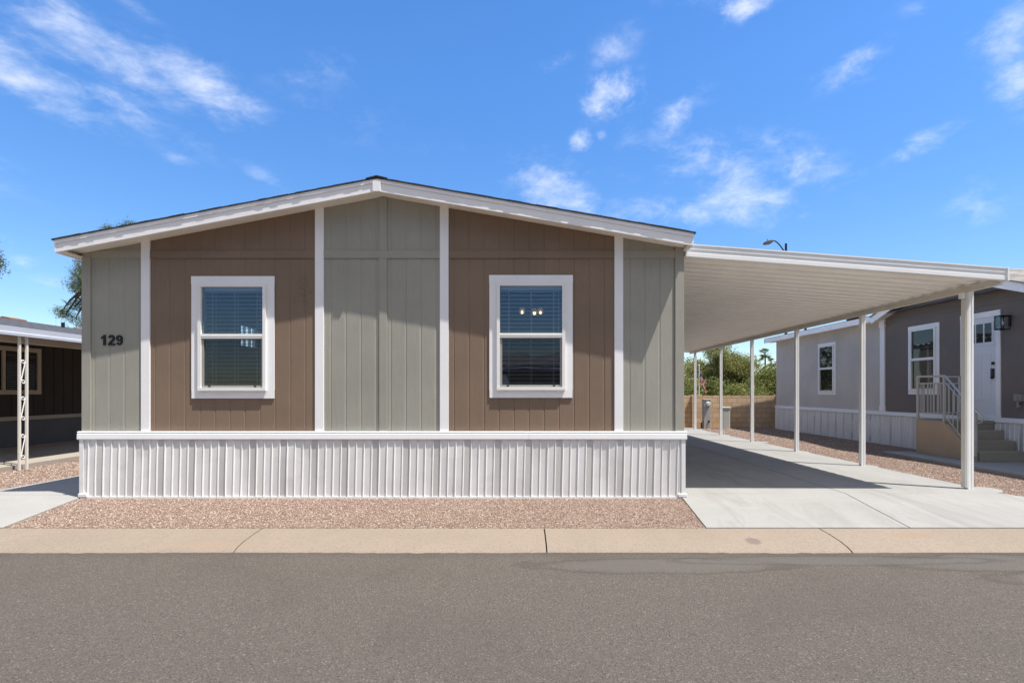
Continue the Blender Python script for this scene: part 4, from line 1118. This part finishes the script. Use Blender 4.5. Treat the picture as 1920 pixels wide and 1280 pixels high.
for c in (('A', 190, 85, 190, 52, 24, .85), ('A', 370, 150, 130, 46, 20, .95), ('A', 40, 140, 150, 55, 14, 1.05), ('A', 215, 195, 90, 30, 22, .7), ('A', 180, 110, 330, 110, 20, .45),
          ('A', 60, 30, 120, 30, 24, .55), ('A', 240, 5, 80, 18, 20, .4), ('B', 590, 130, 110, 45, -20, .38), ('A', 345, 303, 40, 16, 10, .45), ('A', 490, 330, 60, 20, 25, .45), ('B', 570, 190, 50, 20, 10, .35),
          ('B', 1150, 92, 66, 40, -30, .5), ('C', 1145, 178, 62, 36, -10, 1.15), ('C', 1090, 267, 26, 20, -10, .95), ('C', 1125, 255, 14, 10, 0, .7), ('B', 1040, 128, 50, 22, -20, .5),
          ('B', 1265, 225, 75, 38, -35, .72), ('B', 1020, 345, 85, 48, 15, .95), ('B', 1085, 375, 60, 34, 15, .7), ('B', 1395, 375, 110, 50, 12, 1.0), ('B', 1240, 400, 140, 36, 5, .8), ('B', 1330, 310, 200, 80, 20, .6),
          ('B', 1520, 320, 90, 45, 22, .8), ('B', 1480, 280, 70, 40, 20, .6), ('B', 1735, 268, 75, 26, -14, .75), ('B', 1890, 60, 60, 75, -20, .7), ('B', 1905, 150, 55, 50, -15, .65), ('B', 1915, 200, 40, 30, 0, .6),
          ('C', 1400, 8, 65, 30, 5, .85), ('B', 1270, 5, 70, 20, 5, .5), ('B', 1600, 120, 90, 50, -20, .5), ('B', 1610, 150, 50, 22, 0, .4), ('B', 1830, 385, 60, 60, 10, .55), ('B', 1720, 20, 60, 30, 0, .35),
          ('C', 30, 452, 45, 24, 8, .6), ('C', 60, 490, 40, 20, 0, .5), ('A', 90, 530, 50, 20, 0, .4), ('B', 870, 275, 60, 25, 0, .22), ('B', 700, 240, 200, 60, 10, .25),
          ('A', -300, 200, 260, 60, 15, .8), ('B', 2300, 250, 200, 90, -15, .8), ('B', 1200, -500, 300, 150, 10, .7), ('A', 300, -400, 300, 120, 20, .7)): cloud(*c)
# unseen bright cirrus added behind and beside the camera to fill the shaded walls
for v, rx, ry in (((.1, -1, 1.0), 1000, 460), ((-.9, -1, 1.1), 800, 450), ((1.1, -.8, 1.1), 800, 450), ((.2, -.5, 1.6), 900, 500), ((1.3, -.1, .8), 500, 350), ((-1.3, -.2, .9), 500, 350)): cloud('A', 0, 0, rx, ry, 0, 2.3, v)
tot = None
for kind, nz, amp, lo_, hi_ in (('A', nA, 3.0, .2, 2.15), ('B', nB, 3.0, .22, 2.2), ('C', nC, 2.8, .25, 1.85)):
    s = None
    for m in CL[kind]: s = m if s is None else math_(nt, 'MAXIMUM', s, m)
    # torn edges: the noise eats into the patch where the patch is thin
    f = remap(nt, math_(nt, 'ADD', s, math_(nt, 'MULTIPLY', math_(nt, 'SUBTRACT', nz, .47), amp)), lo_, hi_, 0, 1, True)
    f = math_(nt, 'MULTIPLY', f, remap(nt, s, .02, .6, 0, 1, True))
    tot = f if tot is None else math_(nt, 'MAXIMUM', tot, f)
hs = N.new('ShaderNodeHueSaturation'); hs.inputs['Saturation'].default_value = 1.25; hs.inputs['Hue'].default_value = .505; L.new(math_(nt, 'MULTIPLY', remap(nt, dot((0, 1, 0)), -.25, .45, .48, 1.19, True), remap(nt, dot((0, 0, 1)), 0, .5, .66, 1.0)), hs.inputs['Value'])  # made-up falloff: sky raised ahead, dimmed behind the camera and toward the horizon
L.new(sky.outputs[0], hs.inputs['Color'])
SKY_S = .15
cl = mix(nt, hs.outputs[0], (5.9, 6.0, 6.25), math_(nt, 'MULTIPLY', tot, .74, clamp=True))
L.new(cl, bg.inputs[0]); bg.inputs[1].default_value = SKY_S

sd = bpy.data.lights.new('sun', 'SUN'); sd.energy = 4.85; sd.angle = R(.53); sd.color = (1, .955, .89)
so = bpy.data.objects.new('sun', sd); C.objects.link(so); so.location = (5, -3, 12); so.rotation_euler = (-SUN).to_track_quat('-Z', 'Y').to_euler()

cam = bpy.data.cameras.new('camera'); co = bpy.data.objects.new('camera', cam); C.objects.link(co)
co.location = (0, 0, CAM_Z); co.rotation_euler = (R(90), 0, 0)
cam.sensor_width = 36; cam.lens = 36 * F / 1920; cam.shift_x = -17 / 1920; cam.shift_y = 94 / 1920
cam.clip_start = .05; cam.clip_end = 4000
S.camera = co
S.render.resolution_x, S.render.resolution_y = 1024, 682
vs = S.view_settings; vs.view_transform = 'Standard'; vs.look = 'None'; vs.exposure = .50; vs.gamma = 1
S.render.engine = 'CYCLES'
S.cycles.max_bounces = 8; S.cycles.transparent_max_bounces = 16
